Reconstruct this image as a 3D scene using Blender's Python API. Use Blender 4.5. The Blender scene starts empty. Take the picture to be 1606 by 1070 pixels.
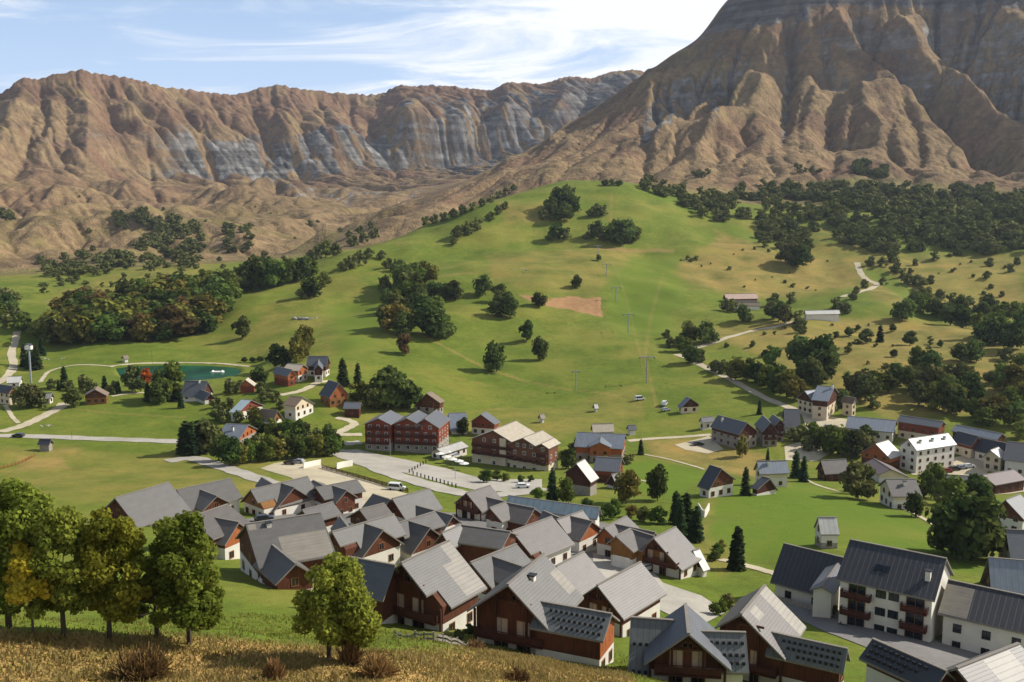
import bpy, bmesh, math, random
import numpy as np
from mathutils import Vector, Matrix
R = math.radians
random.seed(11)
RNG = np.random.default_rng(5)
scene = bpy.context.scene
COL = scene.collection

# ------------------------------------------------------------------ camera
FPX, CX, CY, PITCH = 1543.0, 803.0, 535.0, R(8)
FW = np.array([0, math.cos(PITCH), -math.sin(PITCH)])
UP = np.array([0, math.sin(PITCH), math.cos(PITCH)])
RT = np.array([1.0, 0, 0])

def ray(px, py):
    return FW + RT * ((px - CX) / FPX) + UP * ((CY - py) / FPX)

def unproject(p):
    d = float(np.dot(p, FW))
    return CX + FPX * float(np.dot(p, RT)) / d, CY - FPX * float(np.dot(p, UP)) / d

cam_data = bpy.data.cameras.new('camera')
cam = bpy.data.objects.new('camera', cam_data)
COL.objects.link(cam)
cam.rotation_euler = (R(90) - PITCH, 0, 0)
cam_data.sensor_width = 36
cam_data.lens = 36 * FPX / 1606.0
cam_data.clip_start = 0.5
cam_data.clip_end = 30000
scene.camera = cam

# ------------------------------------------------------------------ noise
def _hash(ix, iy, seed):
    h = (ix.astype(np.int64) * 374761393 + iy.astype(np.int64) * 668265263 + seed * 974711) & 0xffffffff
    h = ((h ^ (h >> 13)) * 1274126177) & 0xffffffff
    return (h ^ (h >> 16)) & 0xffffffff

def perlin(x, y, seed=0):
    x = np.asarray(x, float); y = np.asarray(y, float)
    x0 = np.floor(x); y0 = np.floor(y); fx = x - x0; fy = y - y0
    def g(ix, iy, dx, dy):
        a = _hash(ix, iy, seed) * (2 * math.pi / 4294967296.0)
        return np.cos(a) * dx + np.sin(a) * dy
    u = fx * fx * fx * (fx * (fx * 6 - 15) + 10); v = fy * fy * fy * (fy * (fy * 6 - 15) + 10)
    n00 = g(x0, y0, fx, fy); n10 = g(x0 + 1, y0, fx - 1, fy)
    n01 = g(x0, y0 + 1, fx, fy - 1); n11 = g(x0 + 1, y0 + 1, fx - 1, fy - 1)
    return 1.5 * ((n00 * (1 - u) + n10 * u) * (1 - v) + (n01 * (1 - u) + n11 * u) * v)

def fbm(x, y, seed=0, octv=4, gain=.5):
    s = 0; a = 1.0
    for k in range(octv):
        s = s + a * perlin(x * 2 ** k, y * 2 ** k, seed + 17 * k); a *= gain
    return s

def ridged(x, y, seed=0, octv=3, gain=.5):
    s = 0; a = 1.0; t = 0
    for k in range(octv):
        s = s + a * (1 - np.abs(perlin(x * 2 ** k, y * 2 ** k, seed + 31 * k)) * 1.6); t += a; a *= gain
    return s / t

def sstep(e0, e1, x):
    t = np.clip((np.asarray(x, float) - e0) / (e1 - e0), 0, 1)
    return t * t * (3 - 2 * t)

# ------------------------------------------------------------------ terrain: feature lines seen along each bearing
def L(fixed_r, *pts):
    out = []
    for p in pts:
        if fixed_r is not None: p = (p[0], fixed_r) + tuple(p[1:])
        px, r, v = p[0], p[1], p[2]
        if len(p) == 4:                       # v is an elevation in metres
            d = ray(px, 400); out.append((math.atan2(d[0], d[1]), r, v))
        else:                                 # v is the picture row where this line shows
            d = ray(px, v); h = math.hypot(d[0], d[1])
            out.append((math.atan2(d[0], d[1]), r, d[2] / h * r))
    return out
Z = 'z'
LINES = [
 (2.0, L(1, (-900, -1.7, Z), (2500, -1.7, Z))),
 (2.0, L(30, (-900, -17, Z), (600, -18, Z), (2500, -20, Z))),
 (2.0, L(53, (-900, -26.5, Z), (0, -27.3, Z), (600, -28.2, Z), (1100, -31, Z), (1606, -35, Z), (2500, -37, Z))),
 (1.2, L(None, (-900, 75, -31, Z), (-150, 74, 975), (0, 74, 985), (300, 74, 1000), (500, 76, 1008), (620, 80, 1000), (745, 84, 1022),
    (985, 86, 1068), (1200, 88, 1100), (1606, 90, 1120), (2500, 92, -50, Z))),
 (2.0, L(None, (-900, 104, -40, Z), (0, 104, -42, Z), (150, 104, -43, Z), (450, 102, -44.5, Z), (600, 104, -48, Z), (800, 105, -50, Z),
    (1050, 105, -52, Z), (1200, 108, -54.5, Z), (1400, 115, -55, Z), (1606, 112, -55, Z), (2500, 112, -60, Z))),
 (2.0, L(190, (-900, -55, Z), (0, -58, Z), (150, -61, Z), (300, -64, Z), (450, -66.5, Z), (750, -67.5, Z), (1000, -70, Z), (1200, -71.5, Z),
    (1350, -69.5, Z), (1606, -70.5, Z), (2500, -74, Z))),
 (2.0, L(280, (-900, -74, Z), (0, -77, Z), (150, -78.5, Z), (450, -80, Z), (750, -83, Z), (1050, -83, Z), (1350, -82, Z), (1606, -83, Z), (2500, -83, Z))),
 (2.0, L(360, (-900, -84, Z), (0, -87, Z), (150, -88, Z), (450, -89, Z), (750, -92, Z), (1050, -93, Z), (1350, -94, Z), (1606, -95, Z), (2500, -92, Z))),
 (1.6, L(440, (-900, -84, Z), (0, -86, Z), (300, -86, Z), (450, -79.5, Z), (600, -85, Z), (750, -91, Z), (1050, -90, Z), (1200, -88, Z),
    (1350, -87, Z), (1606, -88, Z), (2500, -82, Z))),
 (1.6, L(530, (-900, -80, Z), (0, -85, Z), (150, -86, Z), (370, -86, Z), (450, -77, Z), (600, -76, Z), (750, -83.5, Z), (900, -82.5, Z),
    (1050, -82, Z), (1200, -80, Z), (1350, -79, Z), (1606, -80, Z), (2500, -70, Z))),
 (1.6, L(650, (-900, -75, Z), (0, -83, Z), (150, -83, Z), (330, -79, Z), (450, -65.7, Z), (600, -66, Z), (750, -61.5, Z), (900, -63.5, Z),
    (1050, -69, Z), (1200, -73, Z), (1350, -71, Z), (1606, -76, Z), (2500, -60, Z))),
 (1.4, L(None, (-900, 720, -68, Z), (0, 700, 507), (150, 700, 500), (300, 700, 475), (450, 705, 455), (600, 745, 425), (750, 800, 390), (900, 820, 380),
    (1050, 800, 405), (1200, 800, 425), (1350, 800, 432), (1606, 800, 442), (2500, 800, -40, Z))),
 (1.0, L(None, (-900, 800, -62, Z), (-150, 745, 490), (0, 745, 488), (150, 755, 470), (300, 755, 447), (400, 760, 436), (480, 770, 426), (600, 850, 384),
    (700, 930, 345), (830, 1010, 293), (900, 1040, 281), (1000, 1040, 289), (1100, 1030, 315), (1200, 1030, 335), (1350, 1040, 330),
    (1606, 1040, 345), (2500, 1040, 20, Z))),
 (1.4, L(None, (-900, 1000, -70, Z), (0, 950, -75, Z), (150, 960, -72, Z), (300, 980, -66, Z), (480, 1000, -60, Z), (600, 1080, -48, Z), (700, 1150, -30, Z),
    (830, 1200, -2, Z), (900, 1220, 16, Z), (1000, 1200, 25, Z), (1100, 1150, 303), (1200, 1180, 312), (1350, 1200, 303), (1606, 1200, 314), (2500, 1200, 60, Z))),
 (1.2, L(None, (-900, 1400, -20, Z), (0, 1250, 405), (150, 1250, 402), (300, 1300, 388), (450, 1330, 375), (560, 1280, 366), (640, 1300, 342), (700, 1340, 322), (830, 1380, 280),
    (900, 1400, 268), (1000, 1400, 255), (1100, 1350, 265), (1200, 1350, 262), (1350, 1350, 270), (1606, 1350, 280), (2500, 1350, 130, Z))),
 (1.0, L(None, (-900, 1700, 60, Z), (0, 1600, 345), (150, 1600, 345), (300, 1650, 335), (450, 1580, 345), (560, 1420, 358), (600, 1430, 351), (700, 1500, 311), (800, 1550, 272),
    (900, 1600, 235), (1000, 1600, 200), (1100, 1600, 190), (1200, 1600, 185), (1350, 1600, 193), (1606, 1600, 203), (2500, 1600, 260, Z))),
 (0.35, L(None, (-900, 2000, 130, Z), (0, 1850, 318), (150, 1850, 322), (300, 1900, 315), (450, 1800, 322), (530, 1680, 345), (580, 1540, 352), (600, 1545, 346), (650, 1600, 322), (700, 1650, 298),
    (760, 1720, 268), (800, 1780, 250), (850, 1850, 222), (900, 1900, 190), (950, 1930, 158), (1000, 1950, 126), (1050, 1950, 88), (1095, 1950, 62), (1112, 1950, 38), (1140, 1980, -2),
    (1200, 2000, -45), (1350, 2050, -80), (1606, 2050, -70), (2500, 2050, 600, Z))),
 (0.8, L(None, (-900, 2300, 200, Z), (0, 2080, 290), (150, 2080, 298), (300, 2200, 300), (450, 2150, 302), (560, 1950, 322), (600, 1850, 326), (700, 1950, 35, Z), (800, 2100, 58, Z),
    (900, 2250, 95, Z), (1000, 2300, 150, Z), (1140, 2350, 330, Z), (1350, 2450, 520, Z), (1606, 2450, 520, Z), (2500, 2400, 600, Z))),
 (0.8, L(None, (-900, 2650, 250, Z), (0, 2400, 245), (120, 2420, 255), (200, 2560, 262), (300, 2660, 274), (400, 2700, 277), (500, 2720, 274), (600, 2790, 262), (700, 2850, 254), (800, 2930, 235),
    (900, 2980, 205), (1000, 3000, 260, Z), (1200, 3000, 320, Z), (1606, 3000, 420, Z), (2500, 3000, 420, Z))),
 (0.5, L(None, (-900, 2780, 280, Z), (0, 2600, 200), (120, 2620, 195), (200, 2650, 212), (300, 2765, 214), (400, 2805, 210), (500, 2825, 216), (600, 2890, 207), (640, 2870, 172), (700, 2900, 178), (800, 2990, 182),
    (900, 3060, 168), (1000, 3080, 300, Z), (1200, 3100, 380, Z), (1606, 3100, 450, Z), (2500, 3100, 450, Z))),
 (0.10, L(None, (-900, 2900, 300, Z), (-250, 2850, 215), (-100, 2850, 185), (-40, 2850, 165), (0, 2850, 148), (30, 2850, 124), (38, 2850, 121), (60, 2850, 125), (85, 2850, 117), (125, 2850, 109), (150, 2880, 115), (200, 2900, 121),
    (260, 2950, 137), (300, 3000, 141), (365, 3050, 150), (400, 3080, 140), (435, 3100, 133), (470, 3100, 139), (530, 3150, 146), (595, 3200, 149), (625, 3200, 134),
    (700, 3250, 134), (740, 3250, 139), (770, 3250, 142), (795, 3250, 129), (850, 3300, 131), (890, 3300, 120), (930, 3320, 122), (960, 3350, 112), (1000, 3350, 109), (1025, 3380, 118),
    (1100, 3400, 420, Z), (1606, 3400, 500, Z), (2500, 3400, 500, Z))),
 (1.0, L(4200, (-900, 150, Z), (2500, 200, Z))),
]
AZ0, AZ1 = R(-33), R(33)
NAZ = 1000
az_in = np.linspace(AZ0, AZ1, NAZ)
az_out = np.linspace(R(1.2), R(14), 11)
AZ = np.concatenate([AZ0 - az_out[::-1], az_in, AZ1 + az_out])
daz = az_in[1] - az_in[0]
HAZ = np.arange(R(-60), R(60), daz)
def line_at(sig_deg, pts):
    pts = sorted(pts)
    a = [p[0] for p in pts]
    r = np.interp(HAZ, a, [p[1] for p in pts]); z = np.interp(HAZ, a, [p[2] for p in pts])
    n = max(1, int(R(sig_deg) / daz * 2.5)); k = np.exp(-.5 * (np.arange(-n, n + 1) / (R(sig_deg) / daz)) ** 2); k /= k.sum()
    rp = np.pad(r, n, mode='edge'); zp = np.pad(z, n, mode='edge')
    r = np.convolve(rp, k, 'valid'); z = np.convolve(zp, k, 'valid')
    return np.interp(AZ, HAZ, r), np.interp(AZ, HAZ, z)
_l = [line_at(s, p) for s, p in LINES]
KR = np.array([a for a, b in _l]).T; KZ = np.array([b for a, b in _l]).T          # (naz, nk)

def mono_slopes(x, y):
    h = np.diff(x, axis=1); d = np.diff(y, axis=1) / h
    m = np.zeros_like(y)
    w1 = 2 * h[:, 1:] + h[:, :-1]; w2 = h[:, 1:] + 2 * h[:, :-1]
    same = d[:, 1:] * d[:, :-1] > 0
    with np.errstate(divide='ignore', invalid='ignore'):
        hm = (w1 + w2) / (w1 / d[:, :-1] + w2 / d[:, 1:])
    m[:, 1:-1] = np.where(same, hm, 0)
    m[:, 0] = d[:, 0]; m[:, -1] = d[:, -1]
    return m
KM = mono_slopes(KR, KZ)
RAD = np.concatenate([np.geomspace(3, 55, 30, endpoint=False), np.geomspace(55, 130, 120, endpoint=False), np.geomspace(130, 1040, 330, endpoint=False),
                      np.linspace(1040, 2100, 330, endpoint=False), np.linspace(2100, 2500, 60, endpoint=False), np.linspace(2500, 3420, 270, endpoint=False), np.linspace(3420, 4200, 20)])
NR = len(RAD); NA = len(AZ)
ZG = np.zeros((NA, NR))
for i in range(NA):
    k = np.clip(np.searchsorted(KR[i], RAD) - 1, 0, KR.shape[1] - 2)
    h = KR[i, k + 1] - KR[i, k]; t = np.clip((RAD - KR[i, k]) / h, 0, 1)
    ZG[i] = ((1 + 2 * t) * (1 - t) ** 2 * KZ[i, k] + t * (1 - t) ** 2 * h * KM[i, k] + t * t * (3 - 2 * t) * KZ[i, k + 1] + t * t * (t - 1) * h * KM[i, k + 1])
    lin = (k == 18) | (k == 19)
    ZG[i] = np.where(lin, KZ[i, k] * (1 - t) + KZ[i, k + 1] * t, ZG[i])
AA, RR = np.meshgrid(AZ, RAD, indexing='ij')
XG = np.sin(AA) * RR; YG = np.cos(AA) * RR
def bilin(arr, x, y):
    a = np.arctan2(x, y); r = np.hypot(x, y)
    fi = np.interp(a, AZ, np.arange(NA)); fj = np.interp(r, RAD, np.arange(NR))
    i = np.clip(fi.astype(int), 0, NA - 2); j = np.clip(fj.astype(int), 0, NR - 2)
    u = fi - i; v = fj - j
    return arr[i, j] * (1 - u) * (1 - v) + arr[i + 1, j] * u * (1 - v) + arr[i, j + 1] * (1 - u) * v + arr[i + 1, j + 1] * u * v
def line_r(k, x, y):
    return np.interp(np.arctan2(x, y), AZ, KR[:, k])

# gentle relief on the near ground and meadows
_w = sstep(120, 300, RR) * (1 - sstep(900, 1150, RR))
ZG += _w * (fbm(XG / 95, YG / 95, 3, 3) * (2.0 + 2.6 * sstep(480, 640, RR)) + fbm(XG / 25, YG / 25, 5, 2) * .35) * sstep(330, 560, RR)
ZG += (1 - sstep(90, 130, RR)) * sstep(20, 45, RR) * (fbm(XG / 9, YG / 9, 8, 3) * .45)
ZG += sstep(1000, 1300, RR) * (1 - sstep(1250, 1500, RR)) * fbm(XG / 120, YG / 120, 9, 4) * 7
BASE = ZG.copy()

# ------------------------------------------------------------------ mountains: spurs, strata, then stream-power erosion on a square grid
GS = 6.5
gx = np.arange(-2150, 2150, GS); gy = np.arange(1000, 3560, GS)
EX, EY = np.meshgrid(gx, gy, indexing='ij')
E0 = bilin(ZG, EX, EY)
er = np.hypot(EX, EY); ea = np.arctan2(EX, EY)
massif = sstep(line_r(13, EX, EY) - 50, line_r(14, EX, EY) + 60, er) * (1 - sstep(line_r(16, EX, EY) - 60, line_r(16, EX, EY) + 10, er)) * sstep(R(-9), R(0), ea)
ridgeface = sstep(line_r(17, EX, EY), line_r(18, EX, EY) + 60, er) * (1 - sstep(line_r(20, EX, EY) - 40, line_r(20, EX, EY) + 5, er))
lowleft = sstep(1100, 1350, er) * (1 - sstep(line_r(17, EX, EY), line_r(18, EX, EY), er)) * (1 - sstep(R(-9), R(-2), ea))
H = E0.copy()
tilt = EX * .92 - EY * .28
H += massif * (ridged(tilt / 260 + .5 * perlin(EX / 300, EY / 300, 2), EY / 700, 21, 3) - .55) * 26
_cx = EX - .8 * (line_r(20, EX, EY) - er) + 70 * perlin(EX / 330, EY / 330, 4)
H += ridgeface * fbm(_cx / 170, er / 620, 33, 4) * 15
H += ridgeface * (ridged(_cx / 95 + .5 * perlin(EX / 90, er / 200, 8), er / 420, 35, 2) - .55) * 14
H += ridgeface * (ridged(_cx / 38 + .6 * perlin(EX / 60, er / 120, 18), er / 300, 39, 2) - .55) * 7
# spurs (+) and ravines (-) of the big mountain
def base_point(px, py):
    d = ray(px, py); h = math.hypot(d[0], d[1]); rr = RAD[RAD > (1100 if px > 1000 else 2150)]
    g = bilin(BASE, d[0] / h * rr, d[1] / h * rr) - d[2] / h * rr
    k = np.nonzero(g > 0)[0]; r = rr[k[0]] if len(k) else 2000.
    return d[0] / h * r, d[1] / h * r
SPURS = [([(1180, 92), (1150, 150), (1128, 200), (1095, 240)], 46, 34), ([(1118, 112), (1082, 168), (1040, 215), (1005, 245)], 40, 34),
         ([(1150, 98), (1126, 150), (1112, 195)], -72, 30), ([(1098, 112), (1055, 160), (1012, 208)], -74, 36), ([(1285, 106), (1330, 113), (1376, 108)], -52, 24), ([(1310, 222), (1340, 226), (1368, 220)], -34, 15), ([(1105, 104), (1180, 94), (1262, 100)], -26, 16), ([(1375, 118), (1430, 125), (1480, 118)], -22, 14),
         ([(1238, 20), (1242, 80), (1238, 120), (1232, 180), (1226, 232)], -34, 15), ([(1200, 110), (1185, 170), (1180, 230)], 18, 40),
         ([(1300, 20), (1345, 70), (1393, 102), (1425, 132), (1463, 185), (1510, 220), (1560, 250)], 44, 40),
         ([(1340, 15), (1380, 75), (1440, 118), (1470, 168), (1535, 225), (1606, 268)], -84, 40), ([(1285, 40), (1305, 80), (1300, 110)], -26, 30),
         ([(1470, 15), (1530, 75), (1600, 135), (1660, 180)], -92, 44), ([(1400, 30), (1450, 85), (1520, 140), (1606, 205)], 40, 46), ([(1310, 130), (1300, 190), (1308, 240)], -18, 22),
         ([(1345, 130), (1360, 190), (1420, 240)], 22, 40), ([(1030, 200), (1000, 235), (960, 260)], 16, 26), ([(1015, 222), (1010, 262), (1022, 285)], -22, 14),
         ([(1560, 20), (1606, 60), (1650, 110)], 40, 40),
         # the long left ridge
         ([(66, 125), (48, 195), (24, 265), (2, 305)], -48, 36), ([(38, 122), (20, 190), (-10, 260)], 34, 50), ([(88, 122), (76, 190), (62, 255)], 40, 44), ([(104, 125), (102, 195), (98, 262)], -34, 30), ([(128, 112), (140, 190), (132, 270)], 42, 46),
         ([(150, 118), (172, 165), (190, 205)], -40, 34), ([(172, 120), (210, 180), (240, 240)], 40, 44), ([(205, 125), (232, 175), (252, 215)], -22, 28), ([(235, 132), (268, 190), (290, 235)], 26, 40), ([(300, 145), (330, 190), (350, 215)], 22, 36),
         ([(380, 150), (412, 195), (442, 262)], -44, 32), ([(405, 142), (440, 190), (462, 240)], 36, 44), ([(455, 150), (476, 205), (492, 262)], -34, 30), ([(500, 145), (530, 200), (540, 250)], 28, 50), ([(566, 155), (590, 205), (606, 245)], -34, 34),
         ([(630, 140), (640, 200), (655, 250)], 22, 40), ([(690, 140), (700, 195), (705, 245)], -22, 30), ([(725, 140), (728, 190), (722, 240)], 28, 42), ([(768, 146), (752, 190), (735, 235)], -52, 40), ([(800, 132), (796, 180), (775, 225)], 44, 50), ([(845, 135), (835, 175), (815, 220)], -30, 34), ([(890, 124), (880, 165), (860, 205)], 40, 44), ([(928, 124), (915, 160), (890, 195)], -44, 40)]
for pts, amp, wd in SPURS:
    q = [base_point(*p) for p in pts]; dd = np.full(EX.shape, 1e9); tt = np.zeros(EX.shape)
    for k in range(len(q) - 1):
        ax, ay = q[k]; bx, by = q[k + 1]; ux, uy = bx - ax, by - ay
        t = np.clip(((EX - ax) * ux + (EY - ay) * uy) / (ux * ux + uy * uy), 0, 1)
        d = np.hypot(EX - ax - ux * t, EY - ay - uy * t); m_ = d < dd; dd = np.where(m_, d, dd); tt = np.where(m_, (k + t) / (len(q) - 1), tt)
    H += (massif if pts[0][0] > 1000 else .8 * ridgeface) * amp * np.exp(-1.15 * np.maximum(dd * (1 + .35 * perlin(EX / 60, EY / 60, 12)), 0) / wd) * sstep(0, .12, tt + .05) * (1 if pts[0][0] > 1000 else sstep(.05, .45, tt)) * (1 - .8 * sstep(.75, 1, tt))
H += lowleft * (fbm(EX / 210, EY / 210, 41, 5) * 22 + sstep(1750, 2200, er) * fbm(EX / 80, EY / 80, 43, 4) * 11 + (ridged(EX / 240, EY / 420, 44, 3) - .6) * 34)
def incise(c1, c2, wl, ln, depth, seed, wdt=.07):
    nn = perlin(c1 / wl, c2 / ln, seed); return -depth * np.exp(-np.abs(nn) / wdt) * sstep(-.5, .2, perlin(c1 / wl / 2.7, c2 / ln / 2, seed + 5) + .15)
H += ridgeface * (incise(_cx, er, 110, 620, 24, 91, .09) + incise(_cx, er, 52, 420, 12, 92, .08) + incise(EX - .3 * (line_r(20, EX, EY) - er), er, 150, 700, 20, 93))
H += massif * (incise(tilt + 40 * perlin(EX / 200, EY / 200, 6), EY - .4 * EX, 120, 520, 15, 94) + incise(tilt, EY - .3 * EX, 60, 380, 7, 95))
H += lowleft * (incise(EX + .5 * EY, EY, 140, 420, 9, 96) + incise(EX, EY, 70, 300, 5, 97))
# strata: harder beds stand out as steps (they dip a little to the left)
def strata(h, amp, per, dip, seed, x, y):
    q = (h + dip * x + 14 * perlin(x / 260, y / 260, seed)) / per
    f = q - np.floor(q)
    return amp * (sstep(.38, .62, f) - f)
H += massif * sstep(120, 260, H) * strata(H, 14, 80, .02, 51, EX, EY)
H += ridgeface * strata(H, 7, 58, -.03, 52, EX, EY)
H += (massif + ridgeface + .4 * lowleft) * fbm(EX / 34, EY / 34, 61, 3) * 3.2
erodible = np.clip(.30 * massif + .10 * ridgeface + .5 * lowleft, 0, 1) * (.45 + .55 * sstep(-.4, .4, perlin(EX / 420, EY / 420, 77)))
def erode(H, soft, iters, K, m=.45):
    nx, ny = H.shape; N = nx * ny
    idx = np.arange(N).reshape(nx, ny)
    offs = [(-1, -1), (-1, 0), (-1, 1), (0, -1), (0, 1), (1, -1), (1, 0), (1, 1)]
    for it in range(iters):
        P = np.pad(H, 1, mode='edge'); best = np.zeros_like(H); rc = idx.copy()
        jit = RNG.random(H.shape) * .25 + .875
        for dx, dy in offs:
            s = (H - P[1 + dx:1 + dx + nx, 1 + dy:1 + dy + ny]) / (GS * math.hypot(dx, dy)) * (jit if (dx + dy) % 2 else 1)
            sx = np.clip(np.arange(nx) + dx, 0, nx - 1); sy = np.clip(np.arange(ny) + dy, 0, ny - 1)
            nb = idx[np.ix_(sx, sy)]
            m_ = s > best; best = np.where(m_, s, best); rc = np.where(m_, nb, rc)
        order = np.argsort(-H, axis=None, kind='stable').tolist(); rl = rc.ravel().tolist()
        A = [1.0] * N
        for i in order:
            j = rl[i]
            if j != i: A[j] += A[i]
        C = (K * np.power(np.minimum(np.array(A), 900.0), m) * soft.ravel() / GS).tolist()
        h = H.ravel().tolist()
        for i in reversed(order):
            j = rl[i]
            if j != i and h[j] < h[i]: h[i] = (h[i] + C[i] * h[j]) / (1 + C[i])
        H = np.array(h).reshape(nx, ny)
        P = np.pad(H, 1, mode='edge'); lap = (P[:-2, 1:-1] + P[2:, 1:-1] + P[1:-1, :-2] + P[1:-1, 2:]) / 4 - H
        H = H + .022 * lap * (soft > .02)
    return H
H1 = erode(H, erodible, 15, .60)
DEL = H1 - E0
# keep the crests where they stand
def gsample(g, x, y):
    fi = np.clip((x - gx[0]) / GS, 0, len(gx) - 1.001); fj = np.clip((y - gy[0]) / GS, 0, len(gy) - 1.001)
    i = fi.astype(int); j = fj.astype(int); u = fi - i; v = fj - j
    return g[i, j] * (1 - u) * (1 - v) + g[i + 1, j] * u * (1 - v) + g[i, j + 1] * (1 - u) * v + g[i + 1, j + 1] * u * v
edge = sstep(1010, 1120, RR) * (1 - sstep(3430, 3540, RR)) * (1 - sstep(R(34), R(38), np.abs(AA)))
inr = (RR > 1000) & (RR < 3600)
DG = np.where(inr, gsample(DEL, np.clip(XG, gx[0], gx[-1]), np.clip(YG, gy[0], gy[-1])), 0) * edge
ZG = ZG + DG
_mm = np.clip(gsample(massif + ridgeface, np.clip(XG, gx[0], gx[-1]), np.clip(YG, gy[0], gy[-1])), 0, 1) * inr
ZG += _mm * fbm(XG / 16, YG / 16, 71, 3) * 1.3
_fx = np.where(RR > 2250, XG - .8 * (KR[:, [20]] - RR) + 20 * perlin(XG / 90, YG / 90, 5), XG * .92 - YG * .28 + 16 * perlin(XG / 70, YG / 70, 5))
ZG += _mm * np.where(RR > 2250, 1.0, .3) * (incise(_fx, RR, 34, 320, 6.5, 97, .10) + incise(_fx, RR, 19, 210, 3.2, 98, .12))
_rk = np.exp(-((RR - KR[:, [20]]) / 45) ** 2)
ZG += _rk * (fbm(AA * 220, AA * 0 + 3.3, 81, 4) * 4.0)

# the pond sits in a level basin
PONDZ = -86.2
POND = [(176, 578), (205, 574), (260, 572), (330, 573), (372, 576), (384, 582), (376, 590), (340, 596), (290, 600), (230, 601), (196, 599), (182, 590)]
def plane_pt(px, py, z):
    d = ray(px, py); s = z / d[2]; return (d[0] * s, d[1] * s)
POND_XY = np.array([plane_pt(a, b, PONDZ) for a, b in POND])
def poly_sd(px, py, poly):
    px = np.asarray(px, float); py = np.asarray(py, float)
    d = np.full(px.shape, 1e18); ins = np.zeros(px.shape, bool); n = len(poly)
    for i in range(n):
        ax, ay = poly[i]; bx, by = poly[(i + 1) % n]
        ex, ey = bx - ax, by - ay; wx, wy = px - ax, py - ay
        t = np.clip((wx * ex + wy * ey) / (ex * ex + ey * ey + 1e-9), 0, 1)
        d = np.minimum(d, (wx - ex * t) ** 2 + (wy - ey * t) ** 2)
        with np.errstate(divide='ignore', invalid='ignore'):
            c = ((ay > py) != (by > py)) & (px < (bx - ax) * (py - ay) / (by - ay) + ax)
        ins ^= c
    return np.where(ins, -1, 1) * np.sqrt(d)
_sd = poly_sd(XG, YG, POND_XY)
_f = 1 - sstep(3, 26, _sd)
ZG = ZG * (1 - _f) + _f * (PONDZ + .9 - 2.2 * (1 - sstep(-5, 1, _sd)))

def gz(x, y):
    return float(bilin(ZG, np.array([x]), np.array([y]))[0])
def on_ground(px, py, r0=60.0, r1=4000.0):
    """the point of the ground that shows at this picture position"""
    d = ray(px, py); h = math.hypot(d[0], d[1])
    rr = RAD[(RAD >= r0) & (RAD <= r1)]
    zz = bilin(ZG, d[0] / h * rr, d[1] / h * rr)
    g = zz - d[2] / h * rr
    k = np.nonzero(g > 0)[0]
    if len(k) == 0: r = rr[-1]
    elif k[0] == 0: r = rr[0]
    else:
        a, b = k[0] - 1, k[0]; r = rr[a] + (rr[b] - rr[a]) * (-g[a]) / (g[b] - g[a])
    x, y = d[0] / h * r, d[1] / h * r
    return np.array([x, y, gz(x, y)])
# picture position of every ground vertex: only used to lay out ground cover measured from the photograph
_d = YG * FW[1] + ZG * FW[2]
with np.errstate(divide='ignore', invalid='ignore'):
    PXG = CX + FPX * XG / _d; PYG = CY - FPX * (YG * UP[1] + ZG * UP[2]) / _d
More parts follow.
